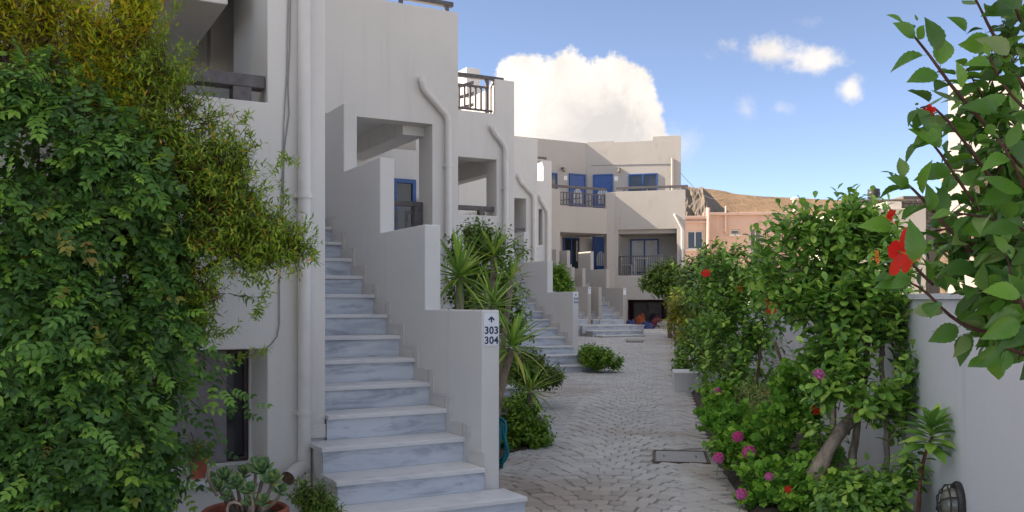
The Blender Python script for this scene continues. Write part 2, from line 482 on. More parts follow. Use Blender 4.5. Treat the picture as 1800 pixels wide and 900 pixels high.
def stone_material():
    m, nt, b, o = newmat('paving_stone_grey')
    ge = nt.nodes.new('ShaderNodeNewGeometry'); pos = S(nt, ge.outputs['Position'])
    at_ = nt.nodes.new('ShaderNodeAttribute'); at_.attribute_name = 'rnd'
    oi = nt.nodes.new('ShaderNodeObjectInfo')
    r = (S(nt, at_.outputs['Fac']) + S(nt, oi.outputs['Random']))._m('FRACT')
    c = mixc(nt, r, (0.50, 0.495, 0.485), (0.595, 0.59, 0.58))
    tanm = noise_n(nt, pos, 0.55, 4, 0.6, 0.4)
    c = mixc(nt, tanm.step(0.50, 0.68) * 0.55, c, mixc(nt, r, (0.30, 0.23, 0.18), (0.40, 0.32, 0.25)))
    sp = nt.nodes.new('ShaderNodeSeparateXYZ'); nt.links.new(pos.s, sp.inputs[0])
    X, Y = S(nt, sp.outputs[0]), S(nt, sp.outputs[1])
    d = (((X - 0.15) * (X - 0.15) + (Y - 6.9) * (Y - 6.9)).pow(0.5) + (tanm - 0.5) * 1.2).step(0.25, 1.35) * -1.0 + 1.0   # worn brown patch by the first stair
    c = mixc(nt, d * 0.7, c, mixc(nt, r, (0.27, 0.205, 0.155), (0.42, 0.335, 0.265)))
    edge = (X - Y * 0.153 + (tanm - 0.5) * 0.8).step(0.10, 0.62)                       # soil washed over the bed side
    c = mixc(nt, edge * 0.5, c, (0.40, 0.33, 0.27))
    sp2 = noise_n(nt, pos, 55, 5, 0.75)
    c = mixc(nt, sp2.step(0.5, 0.8) * 0.45, c, (0.17, 0.155, 0.145))
    setc(nt, b, c); b.inputs['Roughness'].default_value = 0.85; b.inputs['Specular IOR Level'].default_value = 0.3
    bump(nt, b, noise_n(nt, pos, 45, 5, 0.7) + noise_n(nt, pos, 9, 3, 0.6) * 1.0, 0.4, 0.004)
    return m


M['stone'] = stone_material()
M['mortar'] = bark('path_mortar', (0.33, 0.31, 0.29), (0.45, 0.43, 0.40), 16)


def hill_material():
    m, nt, b, o = newmat('dry_hillside')
    n1 = noise_n(nt, o, 0.02, 8, 0.62); n2 = noise_n(nt, o, 0.16, 8, 0.75); n3 = noise_n(nt, o, 0.5, 6, 0.75)
    c = mixc(nt, n1.step(0.35, 0.65), (0.30, 0.205, 0.135), (0.39, 0.28, 0.185))
    c = mixc(nt, n2.step(0.50, 0.62) * 0.7, c, (0.15, 0.12, 0.07))
    c = mixc(nt, n3.step(0.55, 0.70) * 0.45, c, (0.42, 0.34, 0.26))
    setc(nt, b, c); b.inputs['Roughness'].default_value = 1.0; b.inputs['Specular IOR Level'].default_value = 0.1
    bump(nt, b, n2 * 1.0 + n3 * 0.5, 1.0, 2.5)
    return m


M['hill'] = hill_material()
M['rock'] = stucco('grey_cliff_rock', (0.16, 0.135, 0.11), dirt=(0.08, 0.068, 0.055), amt=0.9)

# the ground: one sheet to the horizon, rising gently up the lane
gm = MB(); ys = [-400, -60, -20, 0, 5, 11] + [11 + 3.0 * i for i in range(1, 17)] + [60, 90, 160, 400, 900, 2500]
xs = [-2500, -600, -150, -60, -30, -15, -8, -4, 0, 4, 8, 15, 30, 60, 150, 600, 2500]
for y in ys:
    for x in xs: gm.v.append(Vector((x, y, (gz(y) - 0.06))))
for j in range(len(ys) - 1):
    for i in range(len(xs) - 1):
        a = j * len(xs) + i; gm.f.append((a, a + 1, a + 1 + len(xs), a + len(xs)))
M['earth'] = bark('pale_dry_earth', (0.36, 0.30, 0.235), (0.50, 0.43, 0.35), 1.2)
ground = struct(gm.build('ground', M['earth']))

# hills: ridge heights read along the skyline
ridge = [(300, 300), (700, 300), (1000, 310), (1150, 318), (1205, 325), (1235, 331), (1300, 339), (1350, 344), (1450, 348), (1560, 352), (1700, 365), (1900, 352), (2300, 345), (3000, 380)]


def ridge_py(px):
    for (a, b), (c, d) in zip(ridge, ridge[1:]):
        if a <= px <= c: return 12 + b + (d - b) * (px - a) / (c - a)
    return 380


hm = MB(); NX, NY = 260, 34
D0, D1 = 150.0, 330.0
for j in range(NY + 1):
    t = j / NY
    for i in range(NX + 1):
        px = 300 + (2700) * i / NX
        Y = D0 + (D1 - D0) * t * 1.25
        X = (px - 900) / FOC * D1 * (0.55 + 0.45 * t)
        Hh = EYE + (HOR - ridge_py(px)) / FOC * D1
        prof = math.sin(min(t, 0.8) / 0.8 * math.pi / 2) ** 1.15 if t <= 0.8 else math.cos((t - 0.8) / 0.2 * 0.6)
        n = noise.fractal(Vector((X * 0.03, Y * 0.03, 1.7)), 1.0, 2.0, 6) * 3.2 * (0.25 + t) * (0.35 if t > 0.6 else 1)
        n += noise.fractal(Vector((X * 0.2, Y * 0.2, 4.7)), 1.0, 2.0, 4) * 0.45
        hm.v.append(Vector((X, Y, Hh * prof + n * 0.5 + (0 if j else -4))))
for j in range(NY):
    for i in range(NX):
        a = j * (NX + 1) + i; hm.f.append((a, a + 1, a + 2 + NX, a + 1 + NX))
struct(hm.build('hill', M['hill'], smooth=True))

# rocky outcrop on the hill just beside the end building
rk = MB(); NXr, NYr = 60, 26
for j in range(NYr + 1):
    for i in range(NXr + 1):
        px = 1130 + 160 * i / NXr; t = j / NYr; Y = 205 + 25 * t
        top = 331 + 3 * math.sin(px * 0.11) if px < 1232 else 333 + (px - 1232) * 0.95
        z0, z1 = EYE + (HOR - 420) / FOC * Y, EYE + (HOR - top) / FOC * Y
        n = noise.fractal(Vector((px * 0.07, t * 4.0, 3.0)), 1.0, 2.0, 6)
        rk.v.append(Vector(((px - 900) / FOC * Y + n * 1.1, Y - 5 * math.sin(t * 3) + n * 3.2, z0 + (z1 - z0) * min(1.0, t * 1.15) + n * 0.5)))
for j in range(NYr):
    for i in range(NXr):
        a = j * (NXr + 1) + i; rk.f.append((a, a + 1, a + 2 + NXr, a + 1 + NXr))
cl = rk.build('cliff', M['rock']); struct(cl)


# the path: mortar bed and every stone a piece
def path_right(y): return 0.63 + 0.153 * y


pm = MB(); py_ = [-30.0, -10, 0, 6, 9, 11] + [11 + 2.0 * i for i in range(1, 13)] + [36.0]
for y in py_:
    pm.v += [Vector((-7.0, y, gz(y) - 0.004)), Vector((path_right(y) + 0.02, y, gz(y) - 0.004))]
for i in range(len(py_) - 1): pm.f.append((2 * i, 2 * i + 1, 2 * i + 3, 2 * i + 2))
path = struct(pm.build('path', M['mortar'])); ORG['path'] = Vector((0, 0, 0))


def stone_mesh(seed, far=False):
    r = random.Random(seed); b = MB(); n = 4 if far else 8
    base = []
    cor = [(-.5, -.5), (.5, -.5), (.5, .5), (-.5, .5)]
    cor = [(x + r.uniform(-.055, .055), y + r.uniform(-.07, .07)) for x, y in cor]
    if far: base = cor
    else:
        for i in range(4):
            a, c = cor[i], cor[(i + 1) % 4]
            for t in (0.12, 0.88): base.append((a[0] + (c[0] - a[0]) * t, a[1] + (c[1] - a[1]) * t + r.uniform(-.012, .012)))
    k = len(base); tilt = (r.uniform(-.004, .004), r.uniform(-.004, .004)); hgt = r.uniform(0.009, 0.014)
    vs = [(x, y, -0.006) for x, y in base] + [(x * .985, y * .985, hgt * 0.55) for x, y in base] + [(x * .90, y * .90, hgt + x * tilt[0] + y * tilt[1]) for x, y in base]
    fs = [(i, (i + 1) % k, (i + 1) % k + k, i + k) for i in range(k)] + [(i + k, (i + 1) % k + k, (i + 1) % k + 2 * k, i + 2 * k) for i in range(k)]
    fs.append(tuple(2 * k + i for i in range(k)))
    b.add(vs, fs)
    return b


stone_near = [stone_mesh(i).mesh('paving_stone', M['stone']) for i in range(14)]
stone_far = [stone_mesh(100 + i, True) for i in range(8)]
PW, RH = 1.30, 0.165          # width of one fan of arcs, depth of a course
cells = []
k = 0
for col in range(-3, 6):
    xc0 = col * PW + 0.55
    row = 0; y = 4.6 + (0.0 if col % 2 else 0.08)
    while y < 35.5:
        n = 9
        off = rng.uniform(0, 1)
        edges = [0.0] + sorted(min(.97, max(.03, (i + (0.5 if row % 2 else 0.0) + rng.uniform(-.18, .18)) / n)) for i in range(1, n)) + [1.0]
        for e0, e1 in zip(edges, edges[1:]):
            if e1 - e0 < 0.035: continue
            t = (e0 + e1) / 2; q = (t - 0.5) * 2
            drift = 0.153 * y
            x = xc0 + (t - 0.5) * PW + drift - 1.0
            sag = 0.24 * (1 - q * q); slope = math.atan2(-0.48 * q * 2 / PW, 1)
            yy = y + sag
            cells.append((x, yy, slope, (e1 - e0) * PW / math.cos(slope) - 0.011, (RH) * math.cos(slope) - 0.010))
        y += RH; row += 1


DRAINS = [(1147, 1247, 793, 814), (1100, 1130, 597, 602)]


def ground_px(px, py, z=0.0):
    Y = 8.0
    for _ in range(30): Y = (EYE - gz(Y) - z) * FOC / (py - HOR)
    return Vector(((px - 900) / FOC * Y, Y, gz(Y) + z))


drain_rects = []
for (a, b_, c, d) in DRAINS:
    p0, p1 = ground_px(a, d), ground_px(b_, c)
    drain_rects.append((ground_px(a, d).x - .02, ground_px(b_, d).x + .02, p0.y - .02, p1.y + .02, 0.153))
ok = []
for c in cells:
    x, y = c[0], c[1]
    if x > path_right(y) - 0.05: continue
    l = FA.o; u = (x - l.x) * FA.d1.x + (y - l.y) * FA.d1.y; s = (x - l.x) * FA.d2.x + (y - l.y) * FA.d2.y
    if s > -0.36 and u < 0.22: continue
    if s > 6.5 and u < 4.15: continue
    if s > 9.45 and u < 7.25: continue
    if x < -3: continue
    if any(a - .04 < x - (y - c0) * k_ < b_ + .04 and c0 - .06 < y < c1 + .06 for a, b_, c0, c1, k_ in drain_rects): continue
    ok.append(c)
inview = []
rest = []
for c in ok:
    x, y = c[0], c[1]
    px = 900 + FOC * x / y; py = HOR + FOC * (EYE - gz(y)) / y
    (inview if (870 < px < 1320 and 560 < py < 905) else rest).append((y, c))
inview.sort(key=lambda t: t[0])
for (y, c) in inview[:300]:
    x, y, sl, w_, l_ = c
    Mx = Matrix.Translation((x, y, gz(y) + rng.uniform(-.001, .002))) @ Matrix.Rotation(sl + rng.uniform(-.03, .03), 4, 'Z') @ Matrix.Diagonal((w_, l_, 1, 1))
    piece('paving_stone', rng.choice(stone_near), Mx, path)
sv, sf, sr = [], [], []
for (y, c) in inview[300:] + [t for t in rest if t[0] > 4.5]:
    x, y, sl, w_, l_ = c
    b = rng.choice(stone_far); base = len(sv); ca_, sa_ = math.cos(sl), math.sin(sl); rr = rng.random()
    for p in b.v:
        px_, py2 = p.x * w_, p.y * l_
        sv.append((x + px_ * ca_ - py2 * sa_, y + px_ * sa_ + py2 * ca_, gz(y) + p.z)); sr.append(rr)
    for f in b.f: sf.append(tuple(i + base for i in f))
me = bpy.data.meshes.new('paving_stones'); me.from_pydata(sv, [], sf); me.materials.append(M['stone'])
at_ = me.attributes.new('rnd', 'FLOAT', 'POINT'); at_.data.foreach_set('value', sr)
link_mesh('paving_stones', me, path, kind='stuff')

M['rust'] = paint('rusty_frame', (0.14, 0.10, 0.075), 0.8, 0.4)
M['lid'] = stucco('worn_lid', (0.40, 0.40, 0.405), dirt=(0.24, 0.21, 0.18), amt=0.7)
# iron drain covers let into the path, square to it
for i, (a, b_, c, d) in enumerate(DRAINS):
    p0, p1 = ground_px(a, d), ground_px(b_, d); q1 = ground_px(b_, c)
    DF = Frame(p0.x, p0.y, -8.7); L1 = (p1 - p0).length; L2 = max(.22, (q1.y - p1.y)); z = gz(p0.y + L2 / 2) if i == 0 else gz(p0.y) + .004
    t = thing('drain_cover', ['worn rectangular grey drain cover in the path beside the pink geraniums',
                              'narrow dark drain grate far up the path near the marble landing'][i], 'drain cover', DF(L1 / 2, L2 / 2, z), 'drain covers in the path')
    f = MB(); w = .022
    for (p, q, r_, s_) in ((0, L1, 0, w), (0, L1, L2 - w, L2), (0, w, w, L2 - w), (L1 - w, L1, w, L2 - w)):
        f.box(DF, p, q, r_, s_, z - .004, z + .016)
    f.build('frame', M['rust'] if i == 0 else M['iron'], t)
    if i == 0:
        MB().box(DF, w + .008, L1 - w - .008, w + .01, L2 - w - .01, z - .004, z + .012).build('lid', M['lid'], t, .004)
        for (u, s_) in ((.10, L2 / 2), (L1 - .12, L2 / 2)): MB().box(DF, u, u + .012, s_ - .05, s_ + .05, z + .0125, z + .016).build('handle', M['rust'], t)
    else:
        for k in range(7):
            xx = w + (L1 - 2 * w) * (k + .5) / 7
            MB().box(DF, xx - .018, xx + .018, w, L2 - w, z - .004, z + .010).build('bar', M['iron'], t)

# planting beds
def bed(pts, h=0.035):
    b = MB(); p = [Vector(q) for q in pts]
    sz = sum((q.z for q in p)) / len(p)
    b.prism([(q.x, q.y, q.z - 0.03) for q in p], (0, 0, h + 0.03))
    return struct(b.build('soil_bed', M['soil']))


gp = ground_px
bed([FA(.14, .9, 0), FA(.55, .9, 0), gp(890, 801), gp(925, 792), gp(962, 778), gp(958, 748), gp(938, 722), gp(905, 702), FA(2.6, 6.2, 0), FA(.14, 6.2, 0)])
bed([gp(903, 692), gp(940, 686), gp(990, 664), gp(986, 652), FA(4.6, 9.2, .1), FA(4.05, 9.2, .1)])
bed([gp(1016, 642), gp(1036, 648), gp(1066, 647), gp(1072, 636), gp(1060, 622), gp(1024, 612)])
rb = MB(); yy = [1.5, 4, 6.5, 8.5, 11, 14, 18, 22, 26, 30, 34]
for y in yy:
    w = 0.06 * math.sin(y * 2.1)
    for (x, z) in ((path_right(y) + w - .02, -.01), (path_right(y) + w + .05, .05), (path_right(y) + 1.09, .07)):
        rb.v.append(Vector((x, y, gz(y) + z)))
for i in range(len(yy) - 1):
    for q in range(2): a = 3 * i + q; rb.f.append((a, a + 1, a + 4, a + 3))
struct(rb.build('soil_bed', M['soil']))
# ================================================================== marble staircases
RISE, RUN = 0.17, 0.301


def plaque(u, s, dz, rows, label, arrow=True):
    t = thing('number_sign', label, 'sign', FA(u, s, dz + 1.27), 'flat number signs on the stair walls')
    w, h = 0.112, 0.222
    b = MB(); pts = []; r = 0.013; cu, cz = u + .067, dz + 1.27
    for (sx, sz, a0) in ((1, -1, -90), (1, 1, 0), (-1, 1, 90), (-1, -1, 180)):
        for k in range(4):
            a = R(a0 + 30 * k); pts.append(FA(cu + sx * (w / 2 - r) + math.cos(a) * r, s - .009, cz + sz * (h / 2 - r) + math.sin(a) * r))
    b.prism(pts, FA.d2 * 0.0085); b.build('plate', M['plaque'], t)
    def letters(txt, zc, size):
        c = bpy.data.curves.new('lettering', 'FONT'); c.body = txt; c.size = size; c.align_x = 'CENTER'; c.align_y = 'CENTER'; c.extrude = 0.0008; c.offset = 0.0019
        c.space_character = 1.06
        c.materials.append(M['ink'])
        o = bpy.data.objects.new('lettering_text', c); COL.objects.link(o)
        Mx = Matrix.Translation(FA(cu, s - .0098, zc)) @ Matrix.Rotation(FA.a, 4, 'Z') @ Matrix.Rotation(R(90), 4, 'X')
        bpy.context.view_layer.update()
        me = bpy.data.meshes.new_from_object(o.evaluated_get(bpy.context.evaluated_depsgraph_get())); me.name = 'lettering'
        bpy.data.objects.remove(o); bpy.data.curves.remove(c)
        piece('lettering', me, Mx, t)
    for i, tx in enumerate(rows): letters(tx, cz - 0.008 - 0.068 * i, 0.069)
    if arrow:
        ar = MB(); sz = cz + 0.068; w2 = .0055
        def st(p, q):
            (a, b_), (c, d) = p, q; v = Vector((c - a, d - b_)); n_ = Vector((-v.y, v.x)).normalized() * w2
            ar.prism([FA(cu + a + n_.x, s - .0102, sz + b_ + n_.y), FA(cu + a - n_.x, s - .0102, sz + b_ - n_.y),
                      FA(cu + c - n_.x, s - .0102, sz + d - n_.y), FA(cu + c + n_.x, s - .0102, sz + d + n_.y)], FA.d2 * .0014)
        st((0, -.020), (0, .014)); st((-.022, -.004), (0.002, .017)); st((.022, -.004), (-.002, .017))
        ar.build('arrow', M['ink'], t)
    return t


def staircase(u0, s0, dz, label, n=14, left=-1.03, wall_len=6.4, extra=0, wallmat='stucco', lvl=4, narrow=None):
    g = max(0.0, dz - 0.8)
    t = thing('marble_staircase', label, 'staircase', FA(u0, s0, dz), 'outside staircases of the apartments')
    f = FA.sub(u0, s0)
    zb = -0.9
    # stepped parapet wall
    tops = [1.403, 2.06, 2.715, 3.37][:lvl]; ops = []
    for i, z in enumerate(tops):
        e = .978 * (i + 1) if i < len(tops) - 1 else wall_len
        ops.append(('+', 0, .134, .978 * i, e, dz + zb, dz + z))
    MB().voxel(f, ops).build('parapet', M[wallmat], t, .009)
    core = [];
    for i in range(1 - extra, n + 1):
        zt = dz + RISE * i + (0.015 if i == 1 else 0)
        fr = -.036 + RUN * (i - 2)
        lo = left if i <= 3 else (-0.894 if u0 == 0 else -0.90)
        hi = -.0 if i >= 2 else .15 + .02 * (1 - i)
        if i == 1: hi = .152
        last = i == n
        run_end = fr + RUN + .006 if not last else fr + 1.3
        MB().box(f, lo - .012, hi - (.0 if i < 2 else .001), fr - .026, run_end, zt - .032, zt).build('tread', M['marble'], t, .006)
        zp = dz + RISE * (i - 1) + (0.015 if i == 2 else 0)
        if i == 1 - extra: zp = zt - .172
        MB().box(f, lo - (.012 if i > 3 else -.004), hi - .004 if i < 2 else hi - .001, fr, fr + .02, zp + .0, zt - .033).build('riser', M['marble_riser'], t, .002)
        core.append(('+', lo + .012, hi - .012 if i < 2 else -.004, fr + .0195, 5.2 if i >= 2 else fr + RUN + .02, dz + zb, zt - .033))
        if 2 <= i < n:
            # skirting: one L of marble per step
            h = .095
            pts = [f(-.017, fr + .02, zt + .001), f(-.017, fr + RUN - .001, zt + .001), f(-.017, fr + RUN - .001, zt + RISE + h), f(-.017, fr + RUN - .085, zt + RISE + h),
                   f(-.017, fr + RUN - .085, zt + h), f(-.017, fr + .02 - .0, zt + h)]
            MB().prism(pts, f.d1 * .0165).build('skirting', M['marble_skirt'], t)
    MB().voxel(f, core).build('stair_core', M[wallmat], t)
    return t


st_a = staircase(0, 0, 0, 'nearest marble staircase beside the drainpipe, its wall carrying the 303 304 sign')
MB().box(FA, -1.028, -.909, .578, .599, .526, .62).build('skirting', M['marble_skirt'], st_a, .003)
st_b = staircase(3.88, 6.9, 0.03, 'marble staircase mostly hidden by the yuccas, just its wall end showing', n=13, wall_len=3.5, left=-.62)
st_c = staircase(6.98, 9.85, 0.30, 'second marble staircase, rising behind the yuccas, its bottom steps spreading onto the path', n=14, extra=1, wall_len=5.6)
plaque(0.0, 0.0, 0.0, ['303', '304'], 'white sign reading 303 304 under an arrow on the nearest stair wall')
plaque(3.88, 6.9, 0.03, [], 'small white arrow sign half hidden by yucca leaves just behind the nearest stair wall')
plaque(6.98, 9.85, 0.30, ['305', '306'], 'white sign reading 305 306 on the second stair wall end')

# the far group of three staircases on a shared marble landing
def uv_of(p):
    d = p - FA.o; return d.x * FA.d1.x + d.y * FA.d1.y, d.x * FA.d2.x + d.y * FA.d2.y


uD, sD = uv_of(at(1033, 505, 30.0)); uD2, sD2 = uv_of(at(1052, 505, 30.6)); uE, sE = uv_of(at(1095, 505, 31.0))
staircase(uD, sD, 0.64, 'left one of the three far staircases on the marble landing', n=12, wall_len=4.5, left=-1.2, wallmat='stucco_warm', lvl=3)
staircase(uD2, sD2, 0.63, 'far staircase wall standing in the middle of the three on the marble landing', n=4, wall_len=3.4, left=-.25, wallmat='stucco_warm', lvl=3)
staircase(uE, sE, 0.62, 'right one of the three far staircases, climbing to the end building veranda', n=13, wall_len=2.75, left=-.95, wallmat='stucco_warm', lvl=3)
plaque(uD, sD, 0.64, [], 'tiny white sign on the left stair wall end of the far landing')
plaque(uE, sE, 0.62, [], 'tiny white sign on the right stair wall end beside the basement window')
ld = thing('marble_landing', 'wide low marble landing of three steps below the far staircases', 'steps', FA((uD + uE) / 2, sE - .6, .5))
ul, ur = uD - .5, uE + .34
for i, (zt, sf_, a, b_) in enumerate(((0.79, sE - .72, ul, ur), (0.64, sE - 1.12, ul + .12, ur - .34), (0.50, sE - 1.60, ul + .22, ur - .62))):
    MB().box(FA, a, b_, sf_ - .02, sE + .4 - .5 * i, zt - .035, zt).build('tread', M['marble'], ld, .006)
    nn = 4
    for q in range(nn):
        p0 = a + .01 + (b_ - a - .02) * q / nn; p1 = a + .01 + (b_ - a - .02) * (q + 1) / nn
        MB().box(FA, p0 + .002, p1 - .002, sf_, sf_ + .02, zt - .25, zt - .036).build('riser', M['marble_riser'], ld)
    MB().box(FA, a + .02, b_ - .02, sf_ + .021, sE + .38 - .5 * i, zt - .5, zt - .036).build('stair_core', M['concrete'], ld)

# garden hose coiled on the side of the nearest stair wall
h = MB(); pts = []
hc = FA(.232, .24, .46)
for k in range(230):
    a = k * 0.21; rr = .13 + .02 * math.sin(k * .37)
    off = .05 * math.sin(k * 0.023 * math.pi) - .02
    pts.append(hc + FA.d2 * (math.cos(a) * rr * .75) + FA.d1 * (off + .012 * math.sin(k * .9)) + Vector((0, 0, math.sin(a) * rr * 1.25 - .0)))
pts += [pts[-1] + Vector((-.01, .05, -.12)), FA(.20, .75, .012), FA(.3, 1.1, .05)]
hz = thing('garden_hose', 'coiled teal garden hose hanging on the side of the nearest stair wall', 'hose', hc)
h.tube(pts, .011, 7).build('coil', M['hose'], hz, smooth=True)
MB().tube([FA(.136, .22, .66), FA(.30, .22, .66), FA(.31, .22, .70)], .008, 6).build('hook', M['rail'], hz)
# ================================================================== the row of apartments
def sofs(px, frame, s):
    """u on the plane s of a frame seen in column px"""
    k = (px - 900.0) / FOC; o = frame(0, s, 0)
    return (k * o.y - o.x) / (frame.d1.x - k * frame.d1.y)


def zof(py, y): return EYE + (HOR - py) / FOC * y


def uz(px, py, frame, s):
    u = sofs(px, frame, s); return u, zof(py, frame(u, s, 0).y)


def drainpipe(parent, pts, r=.043, clips=(), frame=FA, s_wall=0, mat='pvc'):
    """pts in the frame; rounded at the bends"""
    P_ = [frame(*p) for p in pts]; out = [P_[0]]
    for a, b, c in zip(P_, P_[1:], P_[2:]):
        d1 = (a - b).normalized(); d2 = (c - b).normalized(); q = min(.09, (a - b).length * .4, (c - b).length * .4)
        for t in (0, .25, .5, .75, 1.0):
            p = (b + d1 * q) * (1 - t) ** 2 + b * 2 * t * (1 - t) + (b + d2 * q) * t * t
            out.append(p)
    out.append(P_[-1])
    o = MB().tube(out, r, 14).build('drainpipe', M[mat], parent, smooth=True)
    m = o.modifiers.new('edge', 'EDGE_SPLIT'); m.split_angle = R(50)
    for (u, z) in clips:
        b = MB(); n = 18; vs = []
        c = frame(u, pts[-1][1], z)
        b.lathe(c, [(r, -.017), (r + .008, -.017), (r + .008, .017), (r, .017)], 16)
        b.box(frame, u - r - .02, u + r + .02, pts[-1][1] + r * .5, s_wall - .001, z - .012, z + .012)
        b.build('clip', M[mat], o)
    return o


def railing(parent, frame, u0, u1, s, z0, z1, nbal, mat='rail', key=False, top=.055, deep=.07, post=True, name='railing'):
    """a handrail with balusters between u0 and u1"""
    rr = MB().box(frame, u0, u1, s - deep / 2, s + deep / 2, z1 - top, z1).build(name, M[mat], parent, .006)
    if nbal:
        MB().box(frame, u0, u1, s - .02, s + .02, z0 + .04, z0 + .075).build('bottom_rail', M[mat], rr)
        MB().box(frame, u0, u1, s - .018, s + .018, z1 - top - .09, z1 - top - .06).build('bottom_rail', M[mat], rr)
        for k in range(nbal):
            u = u0 + (u1 - u0) * (k + .5) / nbal
            MB().box(frame, u - .014, u + .014, s - .014, s + .014, z0 + .0755, z1 - top - .0905).build('baluster', M[mat], rr)
    if post:
        for u in (u0 + .03, u1 - .03):
            MB().box(frame, u - .03, u + .03, s - .031, s + .031, z0, z1 - top - .001).build('post', M[mat], rr)
    return rr


def window(parent, frame, u0, u1, s, z0, z1, panes=2, mat='blue', gl='glass', name='window', depth=.07, fw=.055):
    fr_ = MB().voxel(frame, [('+', u0, u1, s - depth / 2, s + depth / 2, z0, z1)] +
                     [('-', u0 + fw + (u1 - u0 - fw) * k / panes, u0 + (u1 - u0 - fw) * (k + 1) / panes, s - 1, s + 1, z0 + fw, z1 - fw) for k in range(panes)])
    w = fr_.build(name, M[mat], parent, .006)
    for k in range(panes):
        a = u0 + fw + (u1 - u0 - fw) * k / panes; b = u0 + (u1 - u0 - fw) * (k + 1) / panes
        MB().box(frame, a - .005, b + .005, s + .005, s + .015, z0 + fw - .005, z1 - fw + .005).build('pane', M[gl], w)
    return w


M['shutter'] = paint('mauve_grey_shutter', (0.25, 0.235, 0.25), 0.7, 0.12)
# ---- the nearest block (cut by the left edge of the frame)
b1 = thing('apartment_block', 'nearest white apartment block behind the big creeper, cut off by the left edge', 'apartment building', FA(-1.2, .8, 0), 'white apartment blocks of the row')
S1 = .60; UR1 = -.9065
ops = [('+', -13, UR1, S1, 9.5, -.3, 9.4),  # unseen upper storeys and left end shaped to shade the foreground
       ('-', -5.5, -1.304, S1 - 1, 2.7, 2.10, 4.35), ('+', -5.5, -1.304, S1, S1 + .16, 2.05, 2.79),      # upper balcony and its solid parapet
       ('-', -5.5, -3.3, 2.6, 12, 2.10, 4.3), ('-', -1.40, UR1 - .16, S1 + 1.05, 2.55, 2.9, 4.05),  # first cut added through the back to let sky light into the balcony
       ('-', -1.06, UR1 + 1, S1 + 1.05, 2.55, 2.9, 4.05),
       ('+', -1.95, -1.50, S1 + .30, 2.7, 3.50, 4.35),                                                  # dropped beam
       ('-', -4.5, -1.304, S1 - 1, S1 + .46, .307, 1.145),                                              # deep lower window recess
       ('-', -2.6, -1.318, S1 + .4, S1 + 1.9, .33, 1.12)]
MB().voxel(FA, ops).build('wall', M['stucco'], b1, .012)
MB().box(FA, -4.5, -1.26, S1 - .05, S1 + .25, .262, .306).build('window_sill', M['marble'], b1, .006)
w = window(b1, FA, -2.598, -1.320, S1 + .52, .332, 1.118, 2, 'darkframe', fw=.03)
MB().box(FA, -2.58, -1.475, S1 + .462, S1 + .478, .335, 1.115).build('shutter', M['shutter'], w, .003)
r1 = railing(b1, FA, -5.4, -1.31, S1 + .1, 2.79, 2.975, 0, top=.085, deep=.13, post=False)
MB().box(FA, -1.52, -1.40, S1 + .04, S1 + .16, 2.79, 2.889).build('bracket', M['rail'], r1)
MB().box(FA, -2.6, -2.48, S1 + .04, S1 + .16, 2.79, 2.889).build('bracket', M['rail'], r1)
u1p = sofs(535, FA, S1 - .055)
p1 = drainpipe(b1, [(u1p, S1 - .055, 9.0), (u1p, S1 - .055, .06)], .044, [(u1p, zof(345, 6.3)), (u1p, zof(724, 6.3)), (u1p, 3.9)], FA, S1)
bb = MB().tube([FA(u1p, S1 - .06, .34), FA(u1p - .06, S1 - .10, .335), FA(u1p - .15, S1 - .19, .30)], .05, 14, False)
bb.build('spout', M['pvc'], p1, smooth=True)
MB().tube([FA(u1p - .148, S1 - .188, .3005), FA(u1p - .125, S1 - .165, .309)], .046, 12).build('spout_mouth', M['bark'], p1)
cab = []
for k, (px, py) in enumerate([(513, -60), (510, 20), (509, 90), (506, 150), (508, 200), (500, 260), (498, 330), (497, 420), (491, 500), (491, 570), (487, 592), (476, 606), (466, 614)]):
    u, z = uz(px, py, FA, S1 - .012); cab.append(FA(u, S1 - .012, z))
MB().tube(cab, .005, 5).build('cable', M['cable'], b1)
cab2 = []
for (px, py) in [(511, -60), (508, 60), (507, 130), (502, 220), (500, 300), (497, 370), (494, 470)]:
    u, z = uz(px, py, FA, S1 - .010); cab2.append(FA(u - .012, S1 - .010, z))
MB().tube(cab2, .004, 5).build('cable', M['cable'], b1)

# ---- the second block, above the nearest staircase
b2 = thing('apartment_block', 'tall white apartment block above the nearest staircase, with one big square veranda opening', 'apartment building', FA(1.5, 7.5, 0), 'white apartment blocks of the row')
S2 = 7.2; UR2 = 3.23
ops = [('+', -6, UR2, S2, 14.5, -.3, 5.90), ('-', -2, UR2 - .16, S2 + .16, 14.3, 5.05, 7),
       ('-', 1.0, 2.803, S2 - 1, 10.2, 2.25, 4.16), ('-', 1.0, UR2 + 1, S2 + .52, 10.2, 2.25, 4.32), ('-', 1.0, 2.803, S2 + .3, 10.2, 2.25, 4.32),
       ('+', 2.45, 2.80, S2 + .3, 10.2, 4.02, 4.4), ('+', 2.6, 4.3, 10.21, 10.5, 2.0, 4.28), ('+', UR2 - .05, 4.3, 7.7, 10.25, 2.0, 2.25)]
MB().voxel(FA, ops).build('wall', M['stucco'], b2, .012)
window(b2, FA, sofs(690, FA, 10.16), sofs(731, FA, 10.16), 10.17, 2.3, zof(315, 16.95), 1, 'blue', name='door', fw=.075)
rr = railing(b2, FA, 1.0, 2.80, S2 + .40, 2.25, 3.02, 0, top=.07, deep=.09, post=False)
MB().box(FA, 2.66, 2.78, S2 + .34, S2 + .46, 2.25, 2.949).build('post', M['rail'], rr)
